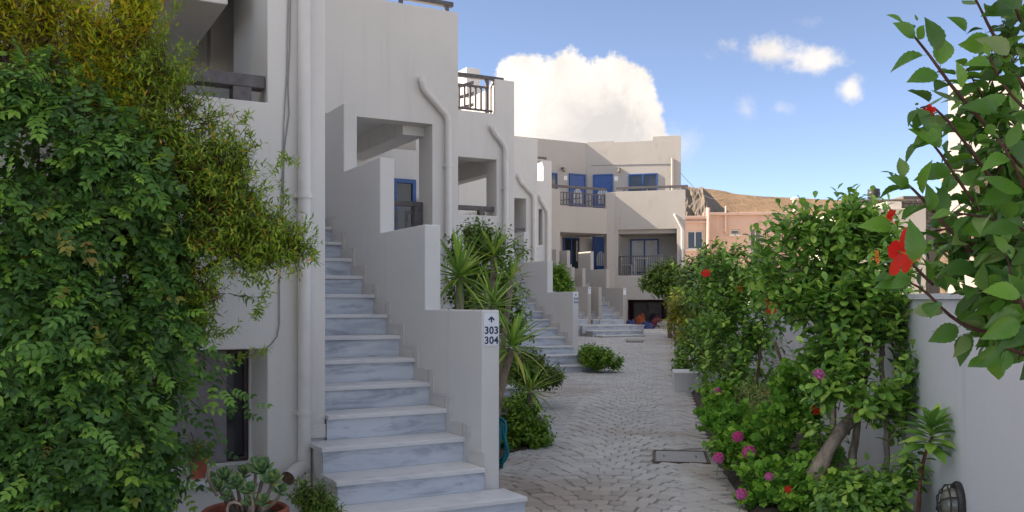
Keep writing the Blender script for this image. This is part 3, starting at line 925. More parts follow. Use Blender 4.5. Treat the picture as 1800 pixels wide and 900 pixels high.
for k in range(5):      # stepped key pattern of flat bars
    u = 1.25 + k * .32
    for (a, b_, c, d) in ((0, .045, 2.40, 2.88), (.045, .20, 2.84, 2.88), (.155, .20, 2.62, 2.839), (.09, .154, 2.62, 2.66), (.09, .125, 2.46, 2.619), (.126, .27, 2.46, 2.50)):
        MB().box(FA, u + a, u + b_, S2 + .39, S2 + .41, c, d).build('key_bar', M['rail'], rr)
MB().box(FA, 1.0, 2.66, S2 + .385, S2 + .415, 2.34, 2.38).build('bottom_rail', M['rail'], rr)
rt = railing(b2, FA, 1.2, 3.17, S2 + .08, 5.90, 6.06, 0, top=.07, deep=.10, post=False)
for u in (1.6, 2.3, 3.05): MB().box(FA, u, u + .05, S2 + .05, S2 + .11, 5.90, 5.989).build('post', M['rail'], rt)


def hook_pipe(parent, frame, s_wall, pts_px, r, bottom, clips_py, foot=None):
    s = s_wall - r - .012; P_ = []
    (u, z) = uz(*pts_px[0], frame, s); P_.append((u, s_wall + .05, z + .02)); P_.append((u, s, z))
    for q in pts_px[1:]:
        u, z = uz(*q, frame, s); P_.append((u, s, z))
    P_.append((u, s, bottom))
    if foot: P_.append((u + foot[0], s - foot[1], bottom - foot[2]))
    y = frame(u, s, 0).y
    P2 = P_ if not foot else P_[:-1]
    o = drainpipe(parent, P_, r, [], frame, s_wall)
    for py in clips_py:
        z = zof(py, y); b = MB(); b.lathe(frame(u, s, z), [(r, -.02), (r + .009, -.02), (r + .009, .02), (r, .02)], 14); b.box(frame, u - r - .02, u + r + .02, s + r * .5, s_wall - .001, z - .012, z + .012)
        b.build('clip', M['pvc'], o)
    return o


hook_pipe(b2, FA, S2, [(742, 140), (745, 156), (788, 206)], .050, 1.55, [292], (-.10, .20, .06))

# ---- the third block with roof terrace railing
b3 = thing('apartment_block', 'third white apartment block, with a barred roof terrace gap and a small square veranda', 'apartment building', FA(4.5, 10.8, 0), 'white apartment blocks of the row')
S3 = 10.45; UR3 = 6.0
ut0, zt_ = uz(870, 195, FA, S3)
ops = [('+', 3.9, UR3, S3, 17, -.3, 5.86), ('-', 1, ut0, S3 - 1, 20, 5.18, 7), ('-', 1, UR3 - .15, S3 + .15, 16.8, 5.0, 7),
       ('-', 4.2, 5.601, S3 - 1, 13.2, 3.18, 4.28), ('-', 4.2, 5.75, S3 + .45, 13.2, 2.3, 4.45), ('-', 5.5, 7, S3 + .5, 13.0, 3.18, 4.10), ('-', 3, 4.3, S3 + .5, 12.8, 3.0, 4.2)]
MB().voxel(FA, ops).build('wall', M['stucco'], b3, .012)
rr = railing(b3, FA, 4.0, 5.602, S3 + .16, 3.18, 3.37, 0, top=.085, deep=.12, post=False)
MB().box(FA, 5.28, 5.40, S3 + .1, S3 + .22, 3.18, 3.284).build('bracket', M['rail'], rr)
# terrace railing: front bars, thick overhanging handrail, diagonal braces behind
rt = MB().box(FA, 3.9, 5.78, S3 + .03, S3 + .12, 5.83, 5.91).build('railing', M['rail'], b3, .006)
MB().box(FA, 3.9, ut0 - .18, S3 + .05, S3 + .09, 5.66, 5.70).build('bottom_rail', M['rail'], rt)
MB().box(FA, 3.9, ut0 - .02, S3 + .05, S3 + .09, 5.21, 5.25).build('bottom_rail', M['rail'], rt)
for k in range(9):
    u = ut0 - .27 - k * .118
    MB().box(FA, u - .017, u + .017, S3 + .053, S3 + .087, 5.251, 5.659).build('baluster', M['rail'], rt)
MB().box(FA, ut0 - .17, ut0 - .11, S3 + .04, S3 + .10, 5.18, 5.829).build('post', M['rail'], rt)
MB().tube([FA(ut0 - .05, S3 + .07, 5.19), FA(ut0 - .05, S3 + .07, 5.68), FA(ut0 - .02, S3 + .07, 5.76), FA(ut0 + .04, S3 + .07, 5.83)], .016, 8).build('post', M['rail'], rt)
for k in range(3): MB().hexa([FA(4.2, S3 + .6, 5.0 + .22 * k), FA(5.4, S3 + .6, 5.42 + .22 * k), FA(5.4, S3 + .64, 5.42 + .22 * k), FA(4.2, S3 + .64, 5.0 + .22 * k),
                              FA(4.2, S3 + .6, 5.07 + .22 * k), FA(5.4, S3 + .6, 5.49 + .22 * k), FA(5.4, S3 + .64, 5.49 + .22 * k), FA(4.2, S3 + .64, 5.07 + .22 * k)]).build('brace', M['rail'], rt)
uc, zc = uz(820, 118, FA, 12.6); uc2, _ = uz(844, 118, FA, 12.6)
ch = MB().box(FA, uc, uc2, 12.6, 13.1, 5.0, zc).build('chimney', M['stucco'], b3, .01)
hook_pipe(b3, FA, S3, [(866, 224), (869, 232), (889, 258)], .055, .9, [332], None)

# ---- fourth and fifth blocks, seen as narrow slices
b4 = thing('apartment_block', 'fourth white block, a narrow slice with a tall slot opening behind the second staircase', 'apartment building', FA(8.5, 16, 0), 'white apartment blocks of the row')
S4 = 15.56; UR4 = 9.51
u_a, u_b = sofs(906, FA, S4), sofs(925, FA, S4)
ops = [('+', 6.9, UR4, S4, 22, -.3, 5.82), ('-', 6.7, UR4 - .15, S4 + .15, 21, 5.2, 7), ('-', u_a - .3, u_b, S4 - 1, 18.0, 2.7, 4.23)]
MB().voxel(FA, ops).build('wall', M['stucco'], b4, .012)
hook_pipe(b4, FA, S4, [(913, 309), (915, 318), (939, 345)], .055, .9, [], None)
r4 = railing(b4, FA, u_a - .3, u_b, S4 + .1, 2.7, 3.46, 0, top=.07, post=False)
for k in range(3): MB().box(FA, u_a - .1, u_b + .05, 17.2, 17.3, 3.55 + .2 * k, 3.65 + .2 * k).build('key_bar', M['curtain'], r4)

b5 = thing('apartment_block', 'fifth and farthest white block of the row, a thin slice with one slit window', 'apartment building', FA(11, 19, 0), 'white apartment blocks of the row')
S5 = 18.9; UR5 = 11.96
u_a, u_b = sofs(947, FA, S5), sofs(954, FA, S5)
ops = [('+', 9.6, UR5, S5, 26, -.3, 5.88), ('-', 9.4, UR5 - .15, S5 + .15, 25, 5.3, 7), ('-', u_a, u_b, S5 - 1, S5 + .5, 3.28, 4.38),
       ('-', u_a - .6, u_b + .02, S5 - 1, S5 + .5, 5.25, 7)]
MB().voxel(FA, ops).build('wall', M['stucco'], b5, .012)
MB().box(FA, u_a, u_b, S5 + .3, S5 + .35, 3.28, 4.38).build('pane', M['glass'], b5)
hook_pipe(b5, FA, S5, [(949, 345), (951, 352), (963, 372)], .055, .9, [], None)
MB().box(FA, u_a - .6, u_b + .2, S5 + .1, S5 + .2, 5.93, 6.0).build('handrail', M['rail'], b5)

# ---- timber pergolas and a solar panel on the flat roofs
def pergola(c, L, D, n, z0, h, label, fr=FA):
    t = thing('roof_pergola', label, 'pergola', fr(c[0], c[1], z0), 'timber pergolas on the flat roofs')
    u, s = c
    for (a, b_) in ((u, s), (u + L, s), (u, s + D), (u + L, s + D)):
        MB().box(fr, a - .05, a + .05, b_ - .05, b_ + .05, z0, z0 + h).build('post', M['wood'], t)
    for b_ in (s, s + D): MB().box(fr, u - .2, u + L + .2, b_ - .04, b_ + .04, z0 + h + .001, z0 + h + .12).build('beam', M['wood'], t)
    for k in range(n):
        a = u + L * k / (n - 1)
        MB().box(fr, a - .035, a + .035, s - .25, s + D + .25, z0 + h + .122, z0 + h + .20).build('slat', M['wood'], t)
    return t


pergola((7.3, 17.0), 1.6, 2.0, 7, 5.2, 1.05, 'low timber pergola on the roof behind the third white block')
# ================================================================== the end building that closes the lane
eb = thing('end_building', 'grey beige two storey building closing the lane, blue doors and long balcony rail', 'apartment building', (3.9, 38, .6))
EL = Frame(3.065, 38.5, 28.66); ER = Frame(3.065, 38.5, -15.0)
F1 = Frame(3.743, 36.6, 28.66); F2 = Frame(4.07, 36.55, -15.0)
ZF, ZB, ZT = 4.40, 5.90, 8.14
WM = M['stucco_warm']
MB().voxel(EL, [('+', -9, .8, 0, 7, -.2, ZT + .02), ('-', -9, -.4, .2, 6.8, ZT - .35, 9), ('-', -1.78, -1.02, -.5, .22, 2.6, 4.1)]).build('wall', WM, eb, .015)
ER_ops = [('+', 0.01, 3.887, 0, 7, -.2, ZT), ('+', 0.02, 1.12, 0, .2, ZT - .1, ZT + .06), ('+', 2.75, 3.887, 0, .2, ZT - .1, ZT + .16)]
def tuck(mb, fr, u_edge, k):
    # the end wall runs back square to the lane, not to the front
    for p in mb.v:
        d = p - fr.o; u = d.dot(fr.d1); s = d.dot(fr.d2)
        if u > u_edge and s > .05: p -= fr.d1 * (k * s)
    return mb
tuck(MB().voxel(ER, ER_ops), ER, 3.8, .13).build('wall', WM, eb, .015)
# balcony front, left wing
ug = sofs(985, F1, 0)
MB().voxel(F1, [('+', -5.2, 0, 0, .2, ZF, ZB - .02), ('-', ug, -.04, -1, 1, 5.25, 7), ('+', -5.2, 0.2, .0, 1.95, ZF - .16, ZF + .02), ('+', -5.2, ug, 0, .25, -.2, ZF - .01), ('+', -5.2, -.0, .0, .2, -.2, 1.75), ('+', -5.2, -.0, .2, 1.9, 1.60, 1.75)]).build('balcony', WM, eb, .012)
# pillar between the wings
pz = MB(); a, b_ = F1(-.01, .004, 0), F2(.01, .004, 0)
back = Vector((.04, .45, 0))
pz.prism([a, b_, b_ + back, a + back + Vector((-.1, 0, 0))], (0, 0, ZB - .01)); pz.build('pillar', WM, eb, .01)
# balcony front, right wing
ur = sofs(1190, F2, 0); ba, bb_ = sofs(1103, F2, 0), sofs(1182, F2, 0)
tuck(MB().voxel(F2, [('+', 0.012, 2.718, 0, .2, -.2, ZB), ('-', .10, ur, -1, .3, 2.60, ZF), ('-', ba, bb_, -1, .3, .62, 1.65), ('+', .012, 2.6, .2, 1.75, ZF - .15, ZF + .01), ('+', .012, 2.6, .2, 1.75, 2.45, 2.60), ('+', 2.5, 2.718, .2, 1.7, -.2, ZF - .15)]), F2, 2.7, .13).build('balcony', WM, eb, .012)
# long handrail
MB().box(F2, .0, 2.80, .05, .13, ZB + .10, ZB + .19).build('handrail', M['rail'], eb, .005)
for u in (.3, 1.2, 2.1): MB().box(F2, u, u + .05, .06, .12, ZB, ZB + .099).build('post', M['rail'], eb)
MB().box(F1, -2.7, .0, .05, .13, ZB + .06, ZB + .15).build('handrail', M['rail'], eb, .005)
rl = MB().box(F1, ug + .02, -.05, .08, .12, 5.30, 5.34).build('railing', M['rail'], eb)
MB().box(F1, ug + .02, -.05, .08, .12, 5.76, 5.80).build('top_rail', M['rail'], rl)
for k in range(15):
    u = ug + .06 + (-.12 - ug) * k / 14
    MB().box(F1, u - .02, u + .02, .085, .115, 5.341, 5.759).build('baluster', M['rail'], rl)
for (c0, c1) in ((ug + .1, -1.1), (-1.0, -.15)):
    MB().hexa([F1(c0, .13, 5.45), F1(c1, .13, 5.6), F1(c1, .15, 5.6), F1(c0, .15, 5.45), F1(c0, .13, 5.49), F1(c1, .13, 5.64), F1(c1, .15, 5.64), F1(c0, .15, 5.49)]).build('brace', M['rail'], rl)


def arched_door(frame, u0, u1, s, z0, z1, label):
    d = MB().box(frame, u0, u1, s - .03, s + .03, z0, z1).build('door', M['blue'], eb, .008)
    fr_ = MB()
    for (a, b_, c, e) in ((u0 - .06, u0 - .002, z0, z1 + .06), (u1 + .002, u1 + .06, z0, z1 + .06), (u0, u1, z1 + .002, z1 + .06)): fr_.box(frame, a, b_, s - .05, s + .02, c, e)
    fr_.build('frame', M['blue'], d, .004)
    cu = (u0 + u1) / 2; rad = (u1 - u0) * .31; zc = z0 + (z1 - z0) * .66
    n = 12
    for (r0, r1, mt, off, nm) in ((0, rad, 'curtain', .034, 'pane'), (rad, rad + .055, 'blue', .045, 'arch')):
        b = MB()
        outer = [frame(cu + math.cos(math.pi * k / n) * r1, s - off, zc + math.sin(math.pi * k / n) * r1 * 1.25) for k in range(n + 1)]
        if r0 == 0: b.prism(outer + [frame(cu - r1, s - off, zc - .35), frame(cu + r1, s - off, zc - .35)], frame.d2 * .012)
        else:
            inn = [frame(cu + math.cos(math.pi * k / n) * r0, s - off, zc + math.sin(math.pi * k / n) * r0 * 1.25) for k in range(n + 1)]
            for k in range(n): b.prism([outer[k], outer[k + 1], inn[k + 1], inn[k]], frame.d2 * .02)
        b.build(nm, M[mt], d)
    for k in (-1, 0, 1):
        MB().box(frame, cu + k * rad * .5 - .009, cu + k * rad * .5 + .009, s - .042, s - .034, zc - .34, zc + rad * .9).build('glazing_bar', M['blue'], d)
    MB().box(frame, u0 + .05, u0 + .07, s - .09, s - .03, z0 + .95, z0 + 1.1).build('handle', M['brass'], d)
    return d


# doors and windows of the upper floor
arched_door(EL, sofs(1002, EL, 0), sofs(1026, EL, 0), -.03, ZF + .02, zof(308, 38.2), 'l')
arched_door(ER, sofs(1045, ER, 0), sofs(1075, ER, 0), -.03, ZF + .02, zof(309, 38.3), 'r')
window(eb, ER, sofs(1105, ER, 0), sofs(1156, ER, 0), -.02, ZF + .75, zof(306, 38), 2, 'blue')
window(eb, EL, sofs(966, EL, 0), sofs(979, EL, 0), -.02, ZF + .9, zof(303, 37.6), 1, 'blue')
# lower floor: the same walls behind the verandas
window(eb, EL, -1.78, -1.02, .10, 2.6, 4.1, 2, 'blue', 'curtain', name='glazed_door')
window(eb, F1.sub(0, 0), sofs(990, F1, 1.6), sofs(1018, F1, 1.6), 1.6, 1.8, zof(418, 37.8), 2, 'blue', 'glass', name='glazed_door')
MB().box(F1, -5.2, sofs(1016, F1, 1.66) + 1.2, 1.66, 1.9, 1.75, ZF - .165).build('wall', M['stucco_cream'], eb)
arched_door(F1, sofs(1044, F1, 1.4), sofs(1066, F1, 1.4), 1.4, 1.9, zof(418, 37.8), 'low')
window(eb, F2, sofs(1108, F2, 1.6), sofs(1158, F2, 1.6), 1.6, 2.75, zof(419, 37.4), 2, 'blue', 'curtain')
MB().box(F2, -.6, 2.48, 1.65, 1.72, 2.605, ZF - .155).build('wall', M['stucco_cream'], eb)
rv = railing(eb, F2, .12, ur - .02, .1, 2.60, 3.38, 0, top=.04, deep=.05)
for k in range(26):
    u = .17 + (ur - .25) * k / 25
    MB().box(F2, u - .008, u + .008, .092, .108, 2.60, 3.339).build('baluster', M['rail'], rv)
# basement window in its dark recess
MB().box(F2, ba - .3, bb_ + .2, 1.2, 1.3, .3, 2.0).build('wall', M['maroon'], eb)
wb = window(eb, F2, sofs(1113, F2, .9), sofs(1164, F2, .9), .9, .70, zof(530, 36.8), 2, 'darkframe', 'glass')
MB().box(F2, ba - .3, bb_ + .2, .2, 1.2, .40, .60).build('floor_slab', M['concrete'], eb)
# wall lamps, number plates, cable, drainpipes
for (fr_, px, py, d) in ((EL, 990, 296, 37.9), (ER, 1089, 297, 38.0)):
    u, z = uz(px, py, fr_, -.1)
    l = MB().box(fr_, u - .03, u + .03, -.06, -.001, z - .05, z + .05).build('wall_lamp', M['brass'], eb)
    MB().tube([fr_(u, -.05, z), fr_(u, -.16, z + .04), fr_(u, -.18, z - .02)], .012, 6).build('arm', M['brass'], l)
    MB().lathe(fr_(u, -.18, z - .16), [(.02, 0), (.075, .03), (.085, .10), (.03, .16), (.0, .17)], 10).build('shade', M['lampglass'], l)
for (fr_, px, py) in ((EL, 994, 313), (ER, 1083, 314)):
    u, z = uz(px, py, fr_, 0)
    MB().box(fr_, u - .08, u + .08, -.015, -.001, z - .09, z + .09).build('number_plate', M['plaque'], eb)
cu_, cz_ = uz(1040, 291, ER, 0); cu2, cz2 = uz(1178, 288, ER, 0)
MB().tube([ER(cu_, -.012, cz_), ER((cu_ + cu2) / 2, -.012, cz_ - .02), ER(cu2, -.012, cz2)], .012, 5).build('cable', M['cable'], eb)
u, z = uz(1182, 278, ER, -.06)
drainpipe(eb, [(u, -.06, z), (u, -.06, ZF)], .05, [], ER, 0, 'stucco_warm')
u, z = uz(1186, 378, F2, -.06); u2, z2 = uz(1199, 402, F2, -.06)
drainpipe(eb, [(u, .03, z + .02), (u, -.06, z), (u2, -.06, z2), (u2, -.06, .7)], .045, [], F2, 0)
# roof parapet blocks above the left wing
pergola((-2.3, 2.6), 1.9, 1.2, 2, ZT - .34, .52, 'low timber frame on the left roof of the end building', EL)

# plastic chairs and a table on the ground veranda
def chair(u, s, rz, label):
    t = thing('veranda_chair', label, 'chair', F2(u, s, 2.61), 'chairs on the lower veranda')
    f = Frame(0, 0, 0); p = F2(u, s, 0); f = Frame(p.x, p.y, rz)
    MB().box(f, -.22, .22, -.22, .22, 3.03, 3.07).build('seat', M['curtain'], t, .01)
    MB().box(f, -.22, .22, .19, .23, 3.072, 3.46).build('backrest', M['curtain'], t, .01)
    for a in (-.19, .19):
        for c in (-.19, .19): MB().box(f, a - .02, a + .02, c - .02, c + .02, 2.60, 3.029).build('leg', M['curtain'], t)
chair(.35, .9, 75, 'pale chair at the left end of the lower veranda of the end building')
chair(1.45, .95, -75, 'pale chair right of the small table on the lower veranda')
tb = thing('veranda_table', 'small pale table between two chairs on the lower veranda', 'table', F2(.95, .95, 2.61))
MB().box(F2, .62, 1.18, .70, 1.20, 3.28, 3.31).build('tabletop', M['curtain'], tb, .008)
for a in (.66, 1.14):
    for c in (.74, 1.16): MB().box(F2, a - .02, a + .02, c - .02, c + .02, 2.60, 3.279).build('leg', M['curtain'], tb)

# things heaped in front of the basement window
def heap(name, px, py, Y, rx, ry, m, label, cat, seed):
    c = at(px, py, Y); t = MB(); nu, nv = 18, 9
    for j in range(nv + 1):
        for i in range(nu):
            a = 2 * math.pi * i / nu; e = math.pi / 2 * j / nv; n = noise.fractal(Vector((math.cos(a) * 1.7 + seed, math.sin(a) * 1.7, j * .35)), 1, 2, 4)
            q = 1 + .45 * n
            t.v.append(Vector((c.x + rx * math.cos(a) * math.cos(e) * q, c.y + rx * .7 * math.sin(a) * math.cos(e) * q, gz(Y) - .01 + ry * math.sin(e) * q * 1.1)))
    for j in range(nv):
        for i in range(nu): t.f.append((j * nu + i, j * nu + (i + 1) % nu, (j + 1) * nu + (i + 1) % nu, (j + 1) * nu + i))
    tag(t.build(name, M[m]), label, cat)
heap('tarpaulin', 1108, 570, 34.6, .30, .26, 'tarp', 'crumpled dark blue tarpaulin left of the heap by the basement window', 'tarpaulin', 1)
heap('tarpaulin', 1138, 571, 34.4, .28, .22, 'tarp', 'bright blue tarpaulin in front of the orange cloth', 'tarpaulin', 5)
heap('cloth_bundle', 1127, 560, 35.2, .24, .44, 'orange', 'orange cloth bundle above the blue tarpaulins', 'cloth', 9)
heap('flower_tub', 1155, 566, 35.3, .30, .34, 'maroon', 'dark red tub before the basement window', 'tub', 12)
heap('stone_heap', 1168, 570, 34.5, .34, .26, 'concrete', 'low heap of brownish stones right of the tarpaulins', 'stones', 15)
# ================================================================== buildings beyond, garden wall
WF = Frame(0, 0, 0)
pk = thing('pink_house', 'flat roofed pink house in sunlight behind the hedge, right of the end building', 'house', at(1300, 500, 58))
PF = Frame(*(at(1205, 0, 56).xy), -6)
def pz_(py): return zof(py, 56)
pw = sofs(1420, PF, 0); pst = sofs(1243, PF, 0)
ops = [('+', -4, pst, 0, 9, -.5, pz_(385)), ('+', pst, pw, 0.5, 9, -.5, pz_(378)), ('+', pw, pw + 5, 1.5, 9, -.5, pz_(392))]
wins = [(1208, 1236, 406, 438, 0), (1318, 1338, 401, 442, .5), (1284, 1300, 403, 412, .5)]
for (a, b_, c, d, s) in wins: ops.append(('-', sofs(a, PF, s), sofs(b_, PF, s), s - 1, s + .25, pz_(d), pz_(c)))
MB().voxel(PF, ops).build('wall', M['stucco_pink'], pk, .02)
for i, (a, b_, c, d, s) in enumerate(wins):
    window(pk, PF, sofs(a, PF, s) + .01, sofs(b_, PF, s) - .01, s + .12, pz_(d) + .01, pz_(c) - .01, 2 if i < 2 else 1, 'whiteframe', 'glass')
    MB().box(PF, sofs(a, PF, s) - .1, sofs(b_, PF, s) + .1, s - .12, s + .02, pz_(d) - .10, pz_(d) - .002).build('window_sill', M['stucco_cream'], pk)
MB().box(PF, -4, pst + .1, -.18, .02, pz_(385), pz_(380)).build('cornice', M['stucco_pink'], pk, .02)
MB().box(PF, -4, pst, -.12, .02, pz_(392), pz_(389)).build('cornice', M['stucco_pink'], pk, .02)
MB().box(PF, pst - .2, pw + .15, .30, .52, pz_(378), pz_(373)).build('cornice', M['stucco_pink'], pk, .02)
MB().tube([PF(pst + .05, -.1, -.4), PF(pst + .05, -.1, pz_(366))], .12, 10).build('drainpipe', M['stucco_pink'], pk, smooth=True)
u = sofs(1276, PF, .3)
MB().tube([PF(u, .35, pz_(412)), PF(u, .35, pz_(362))], .05, 8).build('drainpipe', M['stucco_pink'], pk, smooth=True)
MB().box(PF, sofs(1318, PF, 2), sofs(1341, PF, 2), 2, 3, pz_(378), pz_(369)).build('roof_hatch', M['stucco_cream'], pk, .02)
u = sofs(1397, PF, 3)
MB().tube([PF(u, 3, pz_(380)), PF(u, 3, pz_(344)), ], .14, 10).build('chimney', M['stucco_cream'], pk)
MB().lathe(PF(u, 3, pz_(344)), [(.14, 0), (.26, .02), (.26, .1), (0, .2)], 10).build('chimney_cap', M['stucco_cream'], pk)

# power line from the end building
p0, p1 = at(1197, 305, 37.2), at(1262, 350, 57)
ln = MB(); ln.tube([p0.lerp(p1, t / 8) - Vector((0, 0, .5 * math.sin(math.pi * t / 8) * .6)) for t in range(9)], .012, 5)
tag(ln.build('power_line', M['cable']), 'thin dark cable sagging from the end building towards the pink house', 'cable')

wsd = thing('white_shed', 'low white building with stepped roof behind the hedge top', 'house', at(1550, 500, 48))
SF = Frame(*(at(1478, 0, 48).xy), 0)
def sz_(py): return zof(py, 48)
ops = [('+', 0, 4.4, 0, 5, -.4, sz_(366)), ('+', 1.0, 2.0, 1, 5, 0, sz_(357)), ('+', 2.6, 3.4, .6, 5, 0, sz_(352)), ('-', .7, 1.25, -1, .3, sz_(398), sz_(378)), ('-', 2.1, 2.7, -1, .3, sz_(398), sz_(376))]
MB().voxel(SF, ops).build('wall', M['stucco_cream'], wsd, .02)
window(wsd, SF, .71, 1.24, .12, sz_(398) + .01, sz_(378) - .01, 1, 'whiteframe'); window(wsd, SF, 2.11, 2.69, .12, sz_(398) + .01, sz_(376) - .01, 1, 'whiteframe')

# ruin of rubble stone with a black water tank
rr_ = thing('stone_hut', 'small rubble stone hut with a flat roof on the slope behind the hedge', 'hut', at(1560, 450, 62))
HF = Frame(*(at(1505, 0, 62).xy), 0)
MB().voxel(HF, [('+', 0, 5.6, 0, 4, 0, zof(350, 62)), ('+', 3.3, 5.6, .4, 4, 0, zof(343, 62))]).build('wall', M['rock'], rr_, .04)
rs = random.Random(5); sm = []
for k in range(6):
    b = MB(); q = [(-.5, -.5), (.5, -.5), (.5, .5), (-.5, .5)]; q = [(x + rs.uniform(-.12, .12), y + rs.uniform(-.12, .12)) for x, y in q]
    b.add([(x, 0, y) for x, y in q] + [(x * .8, -.07, y * .8) for x, y in q], [(0, 1, 5, 4), (1, 2, 6, 5), (2, 3, 7, 6), (3, 0, 4, 7), (4, 5, 6, 7)])
    sm.append(b.mesh('wall_stone', M['rock']))
for r_ in range(9):
    x = .05
    while x < 5.4:
        w_ = rs.uniform(.25, .55); z = zof(350, 62) - .2 - r_ * .26
        piece('wall_stone', rs.choice(sm), Matrix.Translation(HF(x + w_ / 2, -.001, z)) @ Matrix.Diagonal((w_ * .95, 1, .25, 1)), rr_)
        x += w_
tk = at(1536, 349, 63.5)
tt = thing('water_tank', 'squat black water tank standing on the stone hut roof', 'water tank', tk)
MB().lathe(tk, [(.0, 0), (.40, 0), (.42, .1), (.38, .17), (.42, .24), (.42, .40), (.38, .47), (.42, .54), (.38, .64), (.14, .70), (.14, .76), (0, .76)], 18).build('drum', M['tank'], tt, smooth=True)

# white apartment house on the right, behind the foreground hibiscus
wh = thing('white_house', 'tall sunlit white house behind the foreground hibiscus, at the right edge', 'house', at(1720, 500, 30))
HFW = Frame(*(at(1652, 0, 30).xy), -26)
def hz_(py): return zof(py, 30)
ops = [('+', .25, 8, 0, 8, -.3, hz_(150)), ('+', 0, 8, -.0, .3, hz_(318), hz_(292)), ('-', .9, 7, -1, 1.6, hz_(395), hz_(318)), ('-', 3.6, 5.6, -1, 1.6, hz_(285), hz_(185)),
       ('+', .6, 7, 0, .12, hz_(395), hz_(375))]
MB().voxel(HFW, ops).build('wall', M['stucco_cream'], wh, .02)
window(wh, HFW, 1.3, 2.3, 1.55, hz_(395), hz_(328), 2, 'whiteframe', 'curtain')
aw = MB(); aw.hexa([HFW(.5, -1.3, hz_(445)), HFW(3.4, -1.3, hz_(445)), HFW(3.4, 0, hz_(412)), HFW(.5, 0, hz_(412)), HFW(.5, -1.3, hz_(441)), HFW(3.4, -1.3, hz_(441)), HFW(3.4, 0, hz_(408)), HFW(.5, 0, hz_(408))])
aw.build('awning', M['canvas'], wh)

# garden wall along the right of the lane
gw = thing('garden_wall', 'smooth bluish white garden wall along the right side of the path', 'wall', (2.5, 5, 0))
gb = MB()
def gwx(y, o=0): return 1.72 + .153 * y + o
y0, y1 = 1.2, 36
gb.hexa([Vector((gwx(y0), y0, -.2)), Vector((gwx(y0, .18), y0, -.2)), Vector((gwx(y1, .18), y1, -.2)), Vector((gwx(y1), y1, -.2)),
         Vector((gwx(y0), y0, 1.452)), Vector((gwx(y0, .18), y0, 1.452)), Vector((gwx(y1, .18), y1, 1.60)), Vector((gwx(y1), y1, 1.60))])
gb.build('wall', M['garden_wall'], gw, .012)
cp = MB(); n = 60
tm = []
for k in range(58):
    a = 1.25 + k * .6; b_ = a + .594
    if b_ > 36: break
    z = 1.453 + (a - 1.2) / 34.8 * .148
    MB().hexa([Vector((gwx(a, -.025), a, z)), Vector((gwx(a, .205), a, z)), Vector((gwx(b_, .205), b_, z + .002)), Vector((gwx(b_, -.025), b_, z + .002)),
               Vector((gwx(a, -.025), a, z + .035)), Vector((gwx(a, .205), a, z + .035)), Vector((gwx(b_, .205), b_, z + .037)), Vector((gwx(b_, -.025), b_, z + .037))]).build('coping_tile', M['garden_wall'], gw)

# caged bulkhead lamp low on the wall
L = at(1676, 888, 5.22); L.x = gwx(L.y)
lt = thing('bulkhead_lamp', 'round bulkhead lamp in a wire cage low on the garden wall', 'lamp', L)
n_ = Vector((-.9885, .151, 0)); tv = Vector((.151, .9885, 0)); up = Vector((0, 0, 1))
def lp(a, h, r, k=1.25): return L + tv * (math.cos(a) * r) + up * (math.sin(a) * r * k) + n_ * h
def dome(prof, n=20):
    b = MB()
    for (r, h) in prof:
        for k in range(n): b.v.append(lp(2 * math.pi * k / n, h, r))
    for j in range(len(prof) - 1):
        for k in range(n): b.f.append((j * n + k, j * n + (k + 1) % n, (j + 1) * n + (k + 1) % n, (j + 1) * n + k))
    return b
dome([(.105, 0), (.108, .02), (.098, .035), (.075, .036)]).build('base', M['iron'], lt, smooth=False)
dome([(.078, .036), (.076, .06), (.064, .085), (.04, .10), (.001, .105)]).build('globe', M['lampglass'], lt, smooth=True)
for k in range(3):
    a = math.pi * k / 3 + math.pi / 2
    pts = [lp(a, .036, .094), lp(a, .08, .088), lp(a, .112, .06), lp(a, .122, 0.0), lp(a + math.pi, .112, .06), lp(a + math.pi, .08, .088), lp(a + math.pi, .036, .094)]
    MB().tube(pts, .0045, 6).build('cage_wire', M['iron'], lt)
MB().tube([lp(2 * math.pi * k / 24, .075, .090) for k in range(25)], .0045, 6).build('cage_wire', M['iron'], lt)

# white planter block at the path edge with a small pillar
pp = ground_px(1206, 690)
wp = thing('white_planter', 'low white planter block with a short white pillar at the path edge', 'planter', pp)
G = Frame(pp.x, pp.y, -8)
wpx = (1230 - 1187) / FOC * pp.y
MB().box(G, -wpx / 2, wpx / 2 + .3, 0, .8, pp.z - .05, pp.z + .31).build('block', M['stucco'], wp, .015)
MB().box(G, .06, .19, .25, .38, pp.z + .311, pp.z + .55).build('pillar', M['stucco'], wp, .01)
MB().box(G, .19, .26, .27, .36, pp.z + .311, pp.z + .50).build('band', M['pink'], wp, .01)
# ================================================================== plants
NR = np.random.default_rng(11)


def grid_leaf(rows, fold=.12, bend=.15, name='leaf', m=None, petiole=.0):
    """rows: (y, half width) along the leaf; tip last (half width 0). unit length along +Y, normal +Z"""
    v, f = [], []
    for i, (y, w) in enumerate(rows):
        z = -bend * y * y
        if w == 0: v.append((0, y, z))
        else: v += [(-w, y, z + fold * w), (0, y, z), (w, y, z + fold * w)]
    n = len(rows)
    for i in range(n - 1):
        a = 3 * i
        if rows[i + 1][1] == 0: f += [(a, a + 1, a + 3), (a + 1, a + 2, a + 3)]
        else: f += [(a, a + 1, a + 4, a + 3), (a + 1, a + 2, a + 5, a + 4)]
    v = np.array(v, float)
    if petiole:
        b = len(v)
        v = np.vstack([v + np.array([0, petiole, 0]), [(-.012, 0, 0), (.012, 0, 0), (.009, petiole + .03, .0), (-.009, petiole + .03, 0)]]); f.append((b, b + 1, b + 2, b + 3))
    return v, f


def merge(parts):
    V, F = [], []; b = 0
    for v, f in parts:
        V.append(v); F += [tuple(i + b for i in q) for q in f]; b += len(v)
    return np.vstack(V), F


